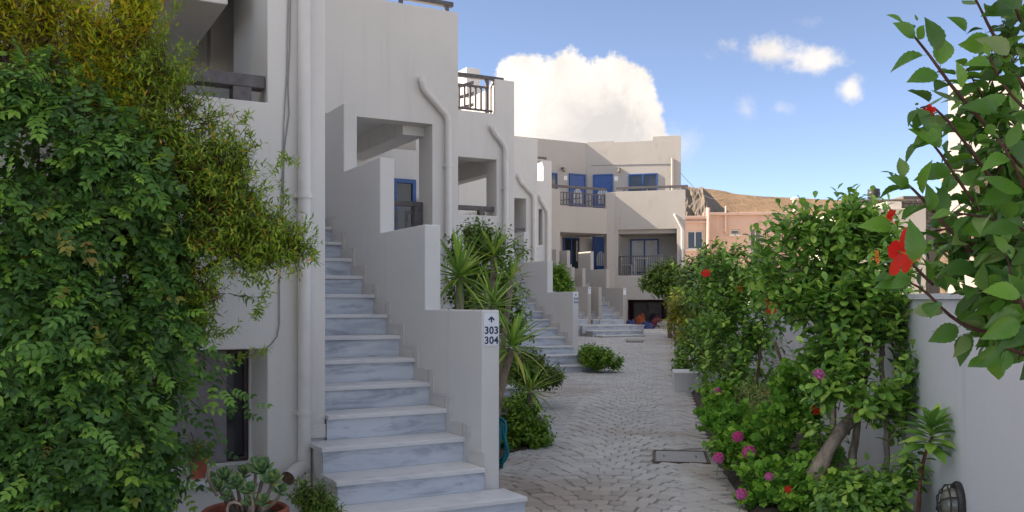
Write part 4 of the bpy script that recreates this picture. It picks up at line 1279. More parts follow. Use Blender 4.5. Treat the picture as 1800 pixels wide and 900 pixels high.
def xf(leaf, ang, pos, sc, tilt=0.0, roll=0.0):
    v, f = leaf
    Mx = Matrix.Translation(pos) @ Matrix.Rotation(ang, 4, 'Z') @ Matrix.Rotation(tilt, 4, 'X') @ Matrix.Rotation(roll, 4, 'Y') @ Matrix.Diagonal((sc, sc, sc, 1))
    A = np.array(Mx)
    return v @ A[:3, :3].T + A[:3, 3], f


OVATE = grid_leaf([(0, .04), (.22, .25), (.5, .30), (.78, .18), (1, 0)], .25, .18, petiole=.08)
OBOV = grid_leaf([(0, .03), (.3, .19), (.62, .29), (.86, .2), (1, 0)], .3, .2, petiole=.06)
LANCE = grid_leaf([(0, .03), (.4, .14), (1, 0)], .2, .12)
SROWS = [(0, .05), (.10, .17), (.13, .16), (.24, .265), (.27, .245), (.38, .305), (.41, .28), (.52, .295), (.55, .265), (.66, .24), (.69, .21), (.80, .15), (.82, .125), (.92, .055), (1, 0)]
SERR = grid_leaf(SROWS, .28, .25, petiole=.16)
SERRV = [SERR, grid_leaf(SROWS, .5, .45, petiole=.2), grid_leaf([(y, w * .85) for y, w in SROWS], .15, -.15, petiole=.14), grid_leaf([(y, w * 1.1) for y, w in SROWS], .65, .1, petiole=.12)]
leaflet = grid_leaf([(0, .05), (.3, .27), (.62, .22), (1, 0)], .2, .2)


def pinnate(n, r):
    parts = []
    for k in range(n):
        y = .18 + .62 * k / (n - 1)
        for sgn in (-1, 1): parts.append(xf(leaflet, sgn * -(1.05 + r.uniform(-.12, .12)), (0, y, -.10 * y * y), .33 * (1 - .25 * abs(k - n * .45) / n), r.uniform(-.3, .1)))
    parts.append(xf(leaflet, r.uniform(-.1, .1), (0, .80, -.07), .34, -.15))
    parts.append((np.array([(-.010, 0, 0), (.010, 0, 0), (.006, .82, -.07), (-.006, .82, -.07)], float), [(0, 1, 2, 3)]))
    return merge(parts)


_r = random.Random(3)
PINN = [pinnate(3, _r), pinnate(4, _r), pinnate(3, _r)]


def geranium_leaf():
    v = [(0, 0.1, 0)]; n = 15
    for k in range(n):
        a = -math.pi * .88 + math.pi * 1.76 * k / (n - 1); rr = .5 + (.06 if k % 3 == 1 else -.03)
        v.append((math.sin(a) * rr, .1 + math.cos(a) * rr, .12 + (.05 if k % 3 == 1 else -.02)))
    return np.array(v, float), [(0, k + 1, k) for k in range(1, n)]


GERA = geranium_leaf()


def basis(d, n):
    d = d / np.maximum(np.linalg.norm(d, axis=1, keepdims=True), 1e-9)
    x = np.cross(d, n); l = np.linalg.norm(x, axis=1, keepdims=True)
    x = np.where(l < 1e-5, np.array([[1.0, 0, 0]]), x / np.maximum(l, 1e-9))
    z = np.cross(x, d)
    return np.stack([x, d, z], axis=2)      # columns x, y, z


def leaf_stuff(name, shapes, pos, B, sc, m, parent, rnd=None):
    """many leaves joined into one mesh"""
    N = len(pos)
    if N == 0: return None
    pick = NR.integers(0, len(shapes), N)
    Vs, Ls, Lt, Rn = [], [], [], []; base = 0
    if rnd is None: rnd = NR.random(N)
    for k, (v, f) in enumerate(shapes):
        I = np.nonzero(pick == k)[0]
        if len(I) == 0: continue
        W_ = np.einsum('nij,vj->nvi', B[I], v) * sc[I][:, None, None] + pos[I][:, None, :]
        Vs.append(W_.reshape(-1, 3)); Rn.append(np.repeat(rnd[I], len(v)))
        fl = np.concatenate([np.array(q) for q in f]); ft = np.array([len(q) for q in f])
        Ls.append((fl[None, :] + (base + np.arange(len(I)) * len(v))[:, None]).ravel()); Lt.append(np.tile(ft, len(I)))
        base += len(I) * len(v)
    V = np.vstack(Vs) - np.array(org(parent)); L_ = np.concatenate(Ls); T = np.concatenate(Lt)
    me = bpy.data.meshes.new(name)
    me.vertices.add(len(V)); me.vertices.foreach_set('co', V.astype(np.float32).ravel())
    me.loops.add(len(L_)); me.loops.foreach_set('vertex_index', L_.astype(np.int32))
    me.polygons.add(len(T)); st = np.concatenate([[0], np.cumsum(T)[:-1]])
    me.polygons.foreach_set('loop_start', st.astype(np.int32))
    me.update(calc_edges=True); me.validate()
    a = me.attributes.new('rnd', 'FLOAT', 'POINT'); a.data.foreach_set('value', np.concatenate(Rn).astype(np.float32))
    me.materials.append(m); me.shade_smooth()
    return link_mesh(name, me, parent, kind='stuff')


LEAFMESH = {}


def leaf_mesh(shape, m, name='leaf'):
    k = (id(shape[1]), m.name)
    if k not in LEAFMESH:
        me = bpy.data.meshes.new(name); me.from_pydata([tuple(q) for q in shape[0]], [], shape[1]); me.materials.append(m); me.shade_smooth(); LEAFMESH[k] = me
    return LEAFMESH[k]


def to_m(B, p, s):
    return Matrix(((B[0, 0] * s, B[0, 1] * s, B[0, 2] * s, p[0]), (B[1, 0] * s, B[1, 1] * s, B[1, 2] * s, p[1]), (B[2, 0] * s, B[2, 1] * s, B[2, 2] * s, p[2]), (0, 0, 0, 1)))


def place_leaves(parent, shapes, pos, B, sc, m, singles=300, out=None, stuff_name='foliage'):
    """the leaves that show largest become single pieces, the rest one mesh"""
    N = len(pos)
    px = 900 + FOC * pos[:, 0] / pos[:, 1]; py = HOR - FOC * (pos[:, 2] - EYE) / pos[:, 1]
    vis = (px > -10) & (px < 1810) & (py > -10) & (py < 905) & (pos[:, 1] > .3)
    score = sc / pos[:, 1] * (1 if out is None else (0.4 + out)); score = np.where(vis, score, -1)
    order = np.argsort(-score); top = order[:min(singles, int(vis.sum()))]; rest = np.setdiff1d(np.arange(N), top)
    for i in top:
        piece('leaf', leaf_mesh(shapes[int(NR.integers(0, len(shapes)))], m), to_m(B[i], pos[i], sc[i]), parent)
    leaf_stuff(stuff_name, shapes, pos[rest], B[rest], sc[rest], m, parent)


def unit(a): return a / np.maximum(np.linalg.norm(a, axis=-1, keepdims=True), 1e-9)


def lobe(px, py, Y, rx, ry, rd):
    return (np.array(at(px, py, Y)), np.array([rx / FOC * Y, rd, ry / FOC * Y]))


def sample_lobes(lobes, n, shell=.55, clump=3.0, thr=-.12, seed=0.0, front=.6):
    """twig bases spread through the lobes, thinner where a slow noise is low, so that clumps and gaps form"""
    w = np.array([l[1][0] * l[1][2] + l[1][0] * l[1][1] for l in lobes]); w /= w.sum()
    P_, O_, Q = [], [], []
    tries = 0
    while len(P_) < n and tries < n * 12:
        tries += 1
        c, r = lobes[NR.choice(len(lobes), p=w)]
        d = unit(NR.normal(size=3))
        if d[1] > 0 and NR.random() < front: d[1] = -d[1]
        q = shell + (1 - shell) * NR.random() ** .7
        p = c + d * q * r
        if noise.fractal(Vector(p * clump) + Vector((seed, seed, 0)), 1, 2, 2) < thr: continue
        inside = False
        for c2, r2 in lobes:
            if np.sum(((p - c2) / r2) ** 2) < (shell * .8) ** 2: inside = True; break
        if inside and NR.random() < .8: continue
        P_.append(p); O_.append(unit(d / r)); Q.append(q)
    return np.array(P_), np.array(O_), np.array(Q)


def twigs(P_, O_, length, per, leaf_len, up=.5, out=.7, jitter=.5, droop=.25, spread=.9, taper=.35, lvar=.25, start=.15):
    """leaves set round each twig; returns leaf arrays and the twigs' ends"""
    n = len(P_)
    D = unit(O_ * out + np.array([0, 0, up]) + NR.normal(size=(n, 3)) * jitter)
    L_ = length * (0.7 + .6 * NR.random(n))
    A = P_ - D * L_[:, None] * .35; E_ = A + D * L_[:, None]
    ref = np.where(np.abs(D[:, 2:3]) < .85, np.array([[0, 0, 1.0]]), np.array([[1.0, 0, 0]]))
    X = unit(np.cross(D, ref)); Yv = np.cross(D, X)
    pos, dr, nm, sc, ow = [], [], [], [], []
    ph = NR.random(n) * 6.283
    for k in range(per):
        t = start + (1 - start) * (k + .5 * NR.random(n)) / per
        a = ph + k * 2.4
        rad = X * np.cos(a)[:, None] + Yv * np.sin(a)[:, None]
        q = unit(D * (.35 + .7 * (t > .85)[:, None]) + rad * spread + np.array([0, 0, -droop]) + NR.normal(size=(n, 3)) * .18)
        pos.append(A + D * (L_ * t)[:, None]); dr.append(q)
        nm.append(unit(D * .8 + np.array([0, 0, .9]) + NR.normal(size=(n, 3)) * .3 - q * 0))
        sc.append(leaf_len * (1 - taper * t) * (1 - lvar + 2 * lvar * NR.random(n)))
        ow.append(t)
    pos = np.vstack(pos); dr = np.vstack(dr); nm = np.vstack(nm); sc = np.concatenate(sc); ow = np.concatenate(ow)
    return pos, basis(dr, nm), sc, ow, A, E_


def twig_mesh(parent, A, E_, r, m, name='twigs'):
    """thin three sided twigs, joined"""
    n = len(A)
    if n == 0: return
    D = unit(E_ - A); ref = np.where(np.abs(D[:, 2:3]) < .85, np.array([[0, 0, 1.0]]), np.array([[1.0, 0, 0]])); X = unit(np.cross(D, ref)); Yv = np.cross(D, X)
    v = []
    for k in range(3):
        a = 2.094 * k; v.append(A + (X * math.cos(a) + Yv * math.sin(a)) * r)
    v.append(E_); V = np.stack(v, 1).reshape(-1, 3) - np.array(org(parent))
    f = []
    for i in range(n):
        b = 4 * i; f += [(b, b + 1, b + 3), (b + 1, b + 2, b + 3), (b + 2, b, b + 3)]
    me = bpy.data.meshes.new(name); me.from_pydata(V.tolist(), [], f); me.materials.append(m)
    link_mesh(name, me, parent, kind='stuff')


def limb(parent, pts, r0, r1, m, name='stem', n=7, wob=.012, seed=1):
    """a tapered bent stem through px/py/Y or world points, slightly knobbly"""
    pts = [Vector(p) for p in pts]; out = []
    for a, b in zip(pts, pts[1:]):
        k = max(2, int((b - a).length / .08))
        for i in range(k): out.append(a.lerp(b, i / k))
    out.append(pts[-1]); N = len(out); rs = []
    for _ in range(2): out = [out[0]] + [(out[i - 1] + out[i] * 2 + out[i + 1]) / 4 for i in range(1, N - 1)] + [out[-1]]
    for i in range(N):
        q = noise.noise_vector(out[i] * 9 + Vector((seed, 0, 0))) * wob
        if 0 < i: out[i] = out[i] + q
        rs.append((r0 + (r1 - r0) * i / (N - 1)) * (1 + .25 * noise.noise(out[i] * 25)))
    return MB().tube(out, rs, n).build(name, m, parent, smooth=True)


def shrub(name, label, cat, base, lobes, leaf, leaf_len, ntwigs, per, length, m, group=None, singles=0, twigm=None, twig_r=.004, shell=.5, clump=3.0, thr=-.12, up=.5, out=.7, droop=.25, jitter=.5, spread=.9, stems=(), stem_m=None, seed=0.0, lvar=.25, front=.6, fol='foliage'):
    t = thing(name, label, cat, base, group)
    P_, O_, Q = sample_lobes(lobes, ntwigs, shell, clump, thr, seed, front)
    pos, B, sc, ow, A, E_ = twigs(P_, O_, length, per, leaf_len, up=up, out=out, droop=droop, jitter=jitter, spread=spread, lvar=lvar)
    outer = np.tile(Q, per) * (.6 + .4 * np.clip(-np.tile(O_[:, 1], per) + .3, 0, 1))
    shapes = leaf if isinstance(leaf, list) else [leaf]
    place_leaves(t, shapes, pos, B, sc, m, singles, outer, fol)
    twig_mesh(t, A, E_, twig_r, twigm or M['twig'])
    for i, (pts, r0, r1) in enumerate(stems):
        limb(t, pts, r0, r1, stem_m or M['bark'], seed=i + seed, wob=r0 * .5)
    return t


# ------------------------------------------------------------------ flowers
PETAL = grid_leaf([(0, .08), (.35, .26), (.7, .40), (.9, .30), (1, 0)], .15, .35)
PETM = {}


def hibiscus_flower(parent, c, d, size, name='flower', pm='red'):
    """five petals and the long stamen column, as a part with sub-parts"""
    c = Vector(c); d = Vector(d).normalized(); x = d.orthogonal().normalized(); y = d.cross(x)
    o = MB().tube([c - d * size * .25, c, c + d * size * .05], [size * .03, size * .06, size * .02], 6).build(name, M['l_hedge'], parent)
    pmx = leaf_mesh(PETAL, M[pm], 'petal')
    for k in range(5):
        a = k * 1.2566 + .3; rad = x * math.cos(a) + y * math.sin(a)
        dr = np.array([(rad * .85 + d * .45)]); nm = np.array([d * 1.0 - rad * .4])
        B = basis(dr, nm)[0]
        piece('petal', pmx, to_m(B, np.array(c), size * .58), o)
    st_ = MB().tube([c, c + d * size * .35 + x * size * .03, c + d * size * .62 + x * size * .10], [size * .022, size * .018, size * .012], 5)
    for k in range(12):
        a = k * 2.4; q = c + d * size * (.40 + .02 * k) + x * size * (.05 + .004 * k); rad = x * math.cos(a) + y * math.sin(a)
        st_.tube([q, q + rad * size * .06], size * .012, 4)
    st_.build('stamen', M['stamen'] if pm == 'red' else M['red'], o)
    return o


FLORET = merge([xf(grid_leaf([(0, .10), (.5, .30), (.85, .25), (1, 0)], .1, .2), k * 1.2566, (0, 0, 0), 1.0, .35) for k in range(5)])


def umbel(parent, c, r, name='flower_head', m='pink', n=16):
    """a round head of small five petalled flowers on a stalk"""
    c = Vector(c)
    o = MB().tube([c - Vector((0.01, -.02, r * 3.0)), c - Vector((0, 0, r * .3))], .0025, 5).build(name, M['l_geranium'], parent)
    me = leaf_mesh(FLORET, M[m], 'floret')
    for k in range(n):
        z = 1 - 1.45 * (k + .5) / n; a = k * 2.4; q = math.sqrt(max(0, 1 - z * z))
        d = Vector((q * math.cos(a), q * math.sin(a), z)); B = basis(np.array([d.orthogonal()]), np.array([d]))[0]
        piece('floret', me, to_m(B, np.array(c + d * r * .66), r * .66), o)
    return o


def bud(parent, c, d, s, m='l_front'):
    c = Vector(c); d = Vector(d).normalized()
    MB().tube([c, c + d * s * .25, c + d * s * .6, c + d * s], [s * .08, s * .2, s * .17, s * .01], 6).build('bud', M[m], parent, smooth=True)


# ------------------------------------------------------------------ left: creeper, yellow shrub, pomegranate
creeper = shrub('creeper', 'huge deep green creeper with feathery leaves filling the left edge of the picture', 'climbing plant', at(60, 1100, 4.8),
                [lobe(50, 235, 5.0, 150, 120, .40), lobe(175, 330, 5.05, 125, 110, .38), lobe(20, 430, 4.8, 150, 160, .42), lobe(200, 470, 5.0, 115, 140, .40), lobe(60, 620, 4.7, 150, 150, .42),
                 lobe(215, 640, 4.9, 115, 130, .38), lobe(110, 800, 4.6, 170, 130, .42), lobe(235, 790, 4.8, 65, 90, .25), lobe(30, 900, 4.5, 160, 110, .4), lobe(255, 560, 5.0, 60, 80, .25), lobe(265, 390, 5.05, 50, 90, .25), lobe(165, 880, 4.6, 110, 80, .3)],
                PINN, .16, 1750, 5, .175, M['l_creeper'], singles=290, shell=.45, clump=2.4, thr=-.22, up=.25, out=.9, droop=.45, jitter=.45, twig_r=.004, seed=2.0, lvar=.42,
                stems=[([at(120, 1000, 5.0), at(110, 700, 5.2), at(170, 450, 5.25), at(90, 200, 5.3)], .03, .012), ([at(220, 1000, 5.2), at(230, 700, 5.25), at(200, 400, 5.3)], .022, .01), ([at(0, 1000, 4.9), at(20, 600, 5.0), at(60, 250, 5.2)], .03, .012)])
# long free shoots in front of the window recess
sp_, sB, ss_, sa, se = [], [], [], [], []
for pts, k in (([(285, 560), (330, 600), (385, 655), (432, 728)], 11), ([(290, 620), (350, 660), (395, 690), (446, 712)], 11), ([(270, 700), (330, 700), (372, 735), (390, 790)], 9), ([(270, 520), (330, 560), (362, 620), (395, 645)], 9),
               ([(280, 760), (320, 790), (330, 850), (322, 880)], 8), ([(250, 640), (310, 690), (335, 760), (350, 800)], 9)):
    w_ = [np.array(at(px, py, 4.85 + .07 * i)) for i, (px, py) in enumerate(pts)]
    for i in range(k):
        q = i / (k - 1) * (len(w_) - 1); j = min(int(q), len(w_) - 2); f_ = q - j
        p = w_[j] * (1 - f_) + w_[j + 1] * f_; d = unit(w_[j + 1] - w_[j]); side = np.array([d[2], 0, -d[0]]) * (1 if i % 2 else -1)
        dr = unit(d * .6 + side * .8 + NR.normal(size=3) * .2 + np.array([0, -.3, -.15]))
        sp_.append(p); sB.append(basis(dr[None], np.array([[0, -.6, .9]]) + NR.normal(size=(1, 3)) * .2)[0]); ss_.append(.15 * (1 - .4 * i / k))
    for a, b in zip(w_, w_[1:]): sa.append(a); se.append(b)
for p, B_, s_ in zip(sp_, sB, ss_): piece('leaf', leaf_mesh(PINN[int(NR.integers(0, 3))], M['l_creeper']), to_m(B_, p, s_), creeper) if len([1]) else None
twig_mesh(creeper, np.array(sa), np.array(se), .004, M['twig'], 'shoots')

yel = shrub('yellow_shrub', 'yellow green shrub with orange tips rising above the creeper at top left', 'shrub', at(120, 1000, 5.45),
            [lobe(110, 60, 5.45, 180, 100, .25), lobe(215, 95, 5.45, 62, 120, .22), lobe(225, 215, 5.4, 75, 70, .2), lobe(40, 20, 5.4, 120, 80, .25), lobe(150, 170, 5.4, 110, 70, .2), lobe(238, 10, 5.5, 36, 50, .15)],
            LANCE, .075, 1000, 13, .26, M['l_yellow'], shell=.3, clump=3.5, thr=-.15, up=1.3, out=.45, droop=.0, jitter=.35, spread=.75, twigm=M['twig_red'], twig_r=.0035, seed=8.0,
            stems=[([at(140, 700, 5.5), at(150, 300, 5.5), at(138, 60, 5.5)], .018, .007), ([at(70, 600, 5.45), at(66, 200, 5.45), at(72, 20, 5.45)], .014, .006), ([at(235, 600, 5.5), at(225, 250, 5.5), at(245, 60, 5.5)], .012, .005)])

pom = shrub('pomegranate_tree', 'small airy tree of narrow leaves with reddish tips hanging over the white wall', 'tree', at(330, 1000, 5.35),
            [lobe(310, 250, 5.35, 75, 95, .22), lobe(350, 330, 5.3, 95, 90, .26), lobe(400, 420, 5.25, 90, 75, .26), lobe(455, 430, 5.2, 80, 42, .2), lobe(320, 450, 5.3, 60, 80, .2), lobe(395, 490, 5.2, 60, 45, .18), lobe(335, 560, 5.25, 32, 42, .1), lobe(430, 320, 5.25, 45, 60, .15), lobe(500, 440, 5.2, 42, 30, .1), lobe(280, 150, 5.4, 50, 60, .15)],
            LANCE, .055, 1750, 14, .24, M['l_pome'], shell=.2, clump=4.0, thr=-.05, up=.35, out=.8, droop=.15, jitter=.55, spread=.8, twigm=M['twig_red'], twig_r=.003, seed=21.0,
            stem_m=M['bark_red'], stems=[([at(240, 1000, 5.5), at(262, 720, 5.5), at(318, 540, 5.4), at(350, 440, 5.3), at(345, 330, 5.3), at(310, 220, 5.3)], .030, .008), ([at(290, 620, 5.45), at(338, 510, 5.35), at(338, 430, 5.3), at(390, 360, 5.3)], .022, .006), ([at(350, 480, 5.3), at(420, 430, 5.25), at(500, 445, 5.2)], .014, .004)])
# loose arching sprays at its edge
sprays = []
for pts in ([(430, 330), (450, 260), (428, 215), (436, 205)], [(440, 360), (480, 300), (497, 276), (512, 285)], [(470, 420), (520, 430), (546, 438), (552, 452)], [(420, 480), (470, 500), (455, 540), (452, 550)], [(400, 300), (410, 250), (395, 215)],
            [(360, 560), (385, 590), (410, 580)], [(395, 640), (425, 628), (468, 618)], [(300, 170), (330, 120), (318, 75)], [(310, 150), (335, 135), (340, 80)], [(480, 400), (505, 350), (490, 320)], [(270, 60), (300, 30), (312, 4)], [(440, 400), (510, 395), (535, 405)]):
    w_ = [np.array(at(px, py, 5.2)) for px, py in pts]
    for a, b in zip(w_, w_[1:]): sprays.append((a, b))
A = np.array([a for a, b in sprays]); E_ = np.array([b for a, b in sprays])
mid = np.concatenate([A * (1 - t) + E_ * t for t in (.1, .3, .5, .7, .9)]); dd = unit(np.concatenate([E_ - A] * 5))
pos, B, sc, ow, A2, E2 = twigs(mid, dd, .09, 8, .05, up=.1, out=.9, jitter=.4, droop=.1)
leaf_stuff('sprays', [LANCE], pos, B, sc, M['l_pome'], pom, np.clip(NR.random(len(pos)) * .6 + .4, 0, 1)); twig_mesh(pom, A, E_, .003, M['twig_red'], 'spray_twigs')

# ------------------------------------------------------------------ pots by the nearest wall
def paddle():
    v, f = [], []; n, m_ = 8, 6
    for j in range(m_ + 1):
        t = j / m_; w = math.sin(math.pi * min(1, t * .94 + .03)) ** .7 * (.16 + .26 * t); th = .10 * math.sin(math.pi * min(1, t * .95 + .03)) ** .6
        for k in range(n):
            a = 2 * math.pi * k / n; v.append((math.cos(a) * w, t, math.sin(a) * th + .22 * t * t))
    for j in range(m_):
        for k in range(n): f.append((j * n + k, j * n + (k + 1) % n, (j + 1) * n + (k + 1) % n, (j + 1) * n + k))
    return np.array(v, float), f


PADDLE = paddle()
bc = at(432, 920, 5.0)
pot = thing('terracotta_bowl', 'wide terracotta bowl planted with grey green succulents under the window', 'plant pot', (bc.x, bc.y, 0))
MB().lathe((bc.x, bc.y, 0), [(.0, .0), (.13, .0), (.145, .02), (.185, .20), (.205, .27), (.225, .275), (.232, .30), (.228, .335), (.215, .345), (.200, .335), (.195, .29), (0, .285)], 40).build('bowl', M['terracotta'], pot, smooth=False)
MB().lathe((bc.x, bc.y, .286), [(.194, .0), (.194, .012), (.1, .022), (0, .025)], 20).build('soil', M['soil'], pot)
suc = thing('succulent_plant', 'clump of grey green succulent rosettes growing out of the terracotta bowl', 'succulent', (bc.x, bc.y, .30))
pmm = leaf_mesh(PADDLE, M['l_succ'])
for (px, py, Y, r_, n_, tl) in ((462, 832, 5.02, .085, 16, .1), (478, 850, 4.95, .075, 14, .5), (398, 845, 4.95, .07, 14, -.3), (388, 862, 4.9, .06, 12, -.5), (418, 858, 4.9, .07, 14, 0), (440, 868, 4.86, .06, 12, .1), (492, 868, 4.95, .055, 11, .8), (402, 878, 4.85, .045, 10, -.2), (440, 888, 4.82, .05, 11, .2), (463, 888, 4.82, .055, 11, .3), (430, 838, 5.08, .06, 12, 0), (450, 822, 5.1, .055, 11, .1), (378, 846, 4.98, .045, 10, -.6)):
    c = np.array(at(px, py, Y)); ax = unit(np.array([tl * .5, -.45, .9]))
    X = unit(np.cross(ax, [0, 1, 0.2])); Yv = np.cross(ax, X)
    for k in range(n_):
        t = k / n_; a = k * 2.4; el = .25 + 1.05 * t
        rad = X * math.cos(a) + Yv * math.sin(a); d = unit(rad * math.cos(el) + ax * math.sin(el))
        piece('leaf', pmm, to_m(basis(d[None], ax[None] - rad * .2)[0], c + ax * .01 * t * 4, r_ * (1.1 - .45 * t)), suc)
    limb(suc, [Vector((bc.x + (c[0] - bc.x) * .35, bc.y + (c[1] - bc.y) * .35, .30)), Vector(c) - Vector(ax) * .05, Vector(c)], .011, .009, M['bark_pale'], 'stem', 6, .003)
for pts in (([(400, 905), (398, 886), (412, 880), (425, 888)]), ([(444, 905), (446, 880), (440, 868)]), ([(382, 872), (366, 846), (366, 822)])):
    limb(suc, [at(px, py, 4.78) for px, py in pts], .009, .007, M['bark_pale'], 'stem', 7, .002)
for k in range(10):
    c = np.array(at(364 + 4 * math.sin(k), 822 + k * 5, 4.8)); d = unit(np.array([math.cos(k * 2.4), -.4, .5 + math.sin(k * 2.4) * .6]))
    piece('leaf', pmm, to_m(basis(d[None], np.array([[0, 0, 1.0]]))[0], c, .022), suc)

u, z = uz(352, 832, FA, S1 - .0); sb = FA(u, S1 + .08, .307)
sp = thing('small_flower_pot', 'small terracotta pot on the window sill with a reddish seedling', 'plant pot', sb)
MB().lathe(sb, [(.0, .0), (.045, .0), (.062, .10), (.070, .10), (.072, .135), (.062, .137), (.058, .11), (0, .105)], 20).build('pot', M['terracotta'], sp, smooth=False)
sl = shrub('potted_seedling', 'little reddish green seedling standing in the small pot on the sill', 'plant', sb + Vector((0, 0, .11)), [(np.array(sb) + np.array([0, 0, .17]), np.array([.085, .07, .06]))], OVATE, .04, 26, 6, .07, M['l_olive'], shell=.1, thr=-1, twig_r=.0015, twigm=M['twig_red'])
wd = at(558, 885, 5.35)
shrub('dark_weed', 'small dark fern like plant between the drainpipe and the staircase', 'plant', (wd.x, wd.y, 0), [lobe(556, 878, 5.35, 32, 26, .10), lobe(535, 868, 5.4, 14, 22, .05), lobe(575, 895, 5.3, 20, 18, .06)], LANCE, .05, 150, 9, .09, M['l_dark'], shell=.1, thr=-.4, twig_r=.0015, droop=.2)

# ------------------------------------------------------------------ yuccas
YL = grid_leaf([(0, .030), (.12, .036), (.45, .040), (.75, .026), (1, 0)], .5, .12)
YL2 = grid_leaf([(0, .030), (.12, .036), (.45, .040), (.75, .026), (1, 0)], .5, .45)


def yucca(label, head, r, trunk, tr, n=46, seed=0, lean=(0, 0), spread=1.0):
    t = thing('yucca', label, 'yucca', trunk[0], 'yuccas in the planting bed')
    o = limb(t, trunk, tr * 1.15, tr, M['bark_pale'], 'trunk', 9, tr * .3, seed)
    # collars of dead leaf bases up the trunk
    P_ = [Vector(p) for p in trunk]; Lt = sum((b - a).length for a, b in zip(P_, P_[1:]))
    c = np.array(head); rs = np.random.default_rng(seed + 50)
    ms = [leaf_mesh(YL, M['l_yucca']), leaf_mesh(YL2, M['l_yucca'])]
    ax = unit(np.array([lean[0], lean[1], 1.0])); X = unit(np.cross(ax, [0, 1, 0.1])); Yv = np.cross(ax, X)
    for k in range(n):
        q = k / n; a = k * 2.39996 + rs.uniform(-.2, .2); el = math.radians(-38 * spread + (118 * spread) * q ** .85 + rs.uniform(-9, 9))
        rad = X * math.cos(a) + Yv * math.sin(a); d = unit(rad * math.cos(el) + ax * math.sin(el)); nm = unit(ax * math.cos(el) - rad * math.sin(el))
        piece('leaf', ms[1 if (q < .3 and rs.random() < .6) else 0], to_m(basis(d[None], nm[None])[0], c + ax * (.10 * q - .03) + rad * tr * .5, r * (1.02 - .22 * abs(q - .4)) * rs.uniform(.8, 1.12)), t)
    return t


h1 = at(808, 488, 8.9); yucca('tall yucca with a spiky head standing left of the number sign above the wall', h1, .47, [Vector((h1.x + .02, h1.y, 0)), Vector((h1.x + .02, h1.y, .8)), h1], .036, 54, 1)
h2 = at(868, 540, 9.3); yucca('leaning yucca directly behind the 303 304 sign wall, at mid height', h2, .42, [Vector((h2.x - .08, h2.y, 0)), Vector((h2.x - .05, h2.y, .7)), h2], .034, 40, 2, (-.15, -.2))
h3 = at(899, 612, 8.0); yucca('yucca right of the number sign on a short trunk leaning out over the path', h3, .38, [Vector((h3.x - .22, h3.y + .1, 0)), at(874, 712, 8.05), at(886, 655, 8.0), h3], .036, 44, 3, (.12, -.1), .92)
h4 = at(932, 690, 9.6); yucca('smallest yucca standing over the low green shrub at the path edge', h4, .36, [Vector((h4.x - .01, h4.y, 0)), Vector((h4.x - .01, h4.y, .25)), h4], .030, 36, 4, (.08, 0), .95)
h5 = at(868, 452, 11.2); yucca('high yucca head half sunk in the dark bush behind the nearest stairs', h5, .42, [Vector((h5.x, h5.y, 0)), Vector((h5.x, h5.y, 1.0)), h5], .04, 44, 5)
h6 = at(898, 492, 10.6); yucca('slim yucca with upright leaves on a pale bent trunk right of the bush', h6, .34, [Vector((h6.x - .2, h6.y, 0)), at(886, 590, 10.5), at(893, 540, 10.6), h6], .032, 24, 6, (.1, 0))

shrub('dense_bush', 'tall dark green bush behind the yuccas against the white block', 'bush', at(870, 780, 11.6),
      [lobe(835, 450, 11.7, 45, 50, .35), lobe(880, 470, 11.5, 48, 60, .4), lobe(900, 560, 11.2, 28, 80, .35), lobe(880, 600, 11.3, 50, 80, .35), lobe(830, 520, 11.6, 40, 60, .3), lobe(840, 415, 11.8, 26, 20, .2)],
      OVATE, .07, 620, 9, .24, M['l_dark'], shell=.35, clump=2.5, thr=-.12, up=.5, out=.8, seed=31, twig_r=.004, stems=[([Vector((-.15, 11.5, 0)), Vector((-.2, 11.5, 1.2)), Vector((-.25, 11.6, 2.0))], .04, .015)])
lowg = 'low shrubs along the path'
shrub('low_shrub', 'bright green low shrub around the smallest yucca at the path edge', 'shrub', gp(920, 780), [lobe(905, 745, 9.35, 32, 45, .3), lobe(935, 765, 9.5, 30, 30, .3), lobe(915, 715, 9.8, 28, 22, .25), lobe(892, 775, 9.15, 16, 24, .15), lobe(945, 772, 9.5, 22, 18, .2)],
      OBOV, .065, 430, 9, .16, M['l_low'], lowg, shell=.3, thr=-.3, up=.8, out=.6, seed=41, twig_r=.003)
shrub('low_shrub', 'dark low shrub at the foot of the second clear staircase, behind the yucca', 'shrub', gp(955, 675), [lobe(960, 662, 12.6, 30, 16, .3), lobe(930, 645, 13.0, 30, 30, .3), lobe(915, 660, 12.8, 22, 20, .25)], OBOV, .07, 320, 8, .17, M['l_dark'], lowg, shell=.3, thr=-.3, up=.7, seed=43, twig_r=.003)
shrub('low_shrub', 'round mid green shrub right beside the spreading bottom steps, out on the path', 'shrub', gp(1058, 645), [lobe(1055, 630, 17.6, 30, 14, .35), lobe(1076, 634, 17.6, 14, 11, .25), lobe(1036, 624, 17.8, 15, 12, .25)], OBOV, .085, 420, 9, .17, M['l_low'], lowg, shell=.35, thr=-.35, up=.7, seed=47, twig_r=.003)
shrub('planter_bush', 'clipped green bush peeping over the second staircase wall', 'bush', at(985, 508, 21.5), [lobe(984, 492, 21.5, 15, 20, .35), lobe(995, 500, 21.4, 9, 12, .2), lobe(978, 482, 21.5, 8, 12, .2)], OVATE, .09, 260, 8, .22, M['l_low'], shell=.4, thr=-.5, seed=49)

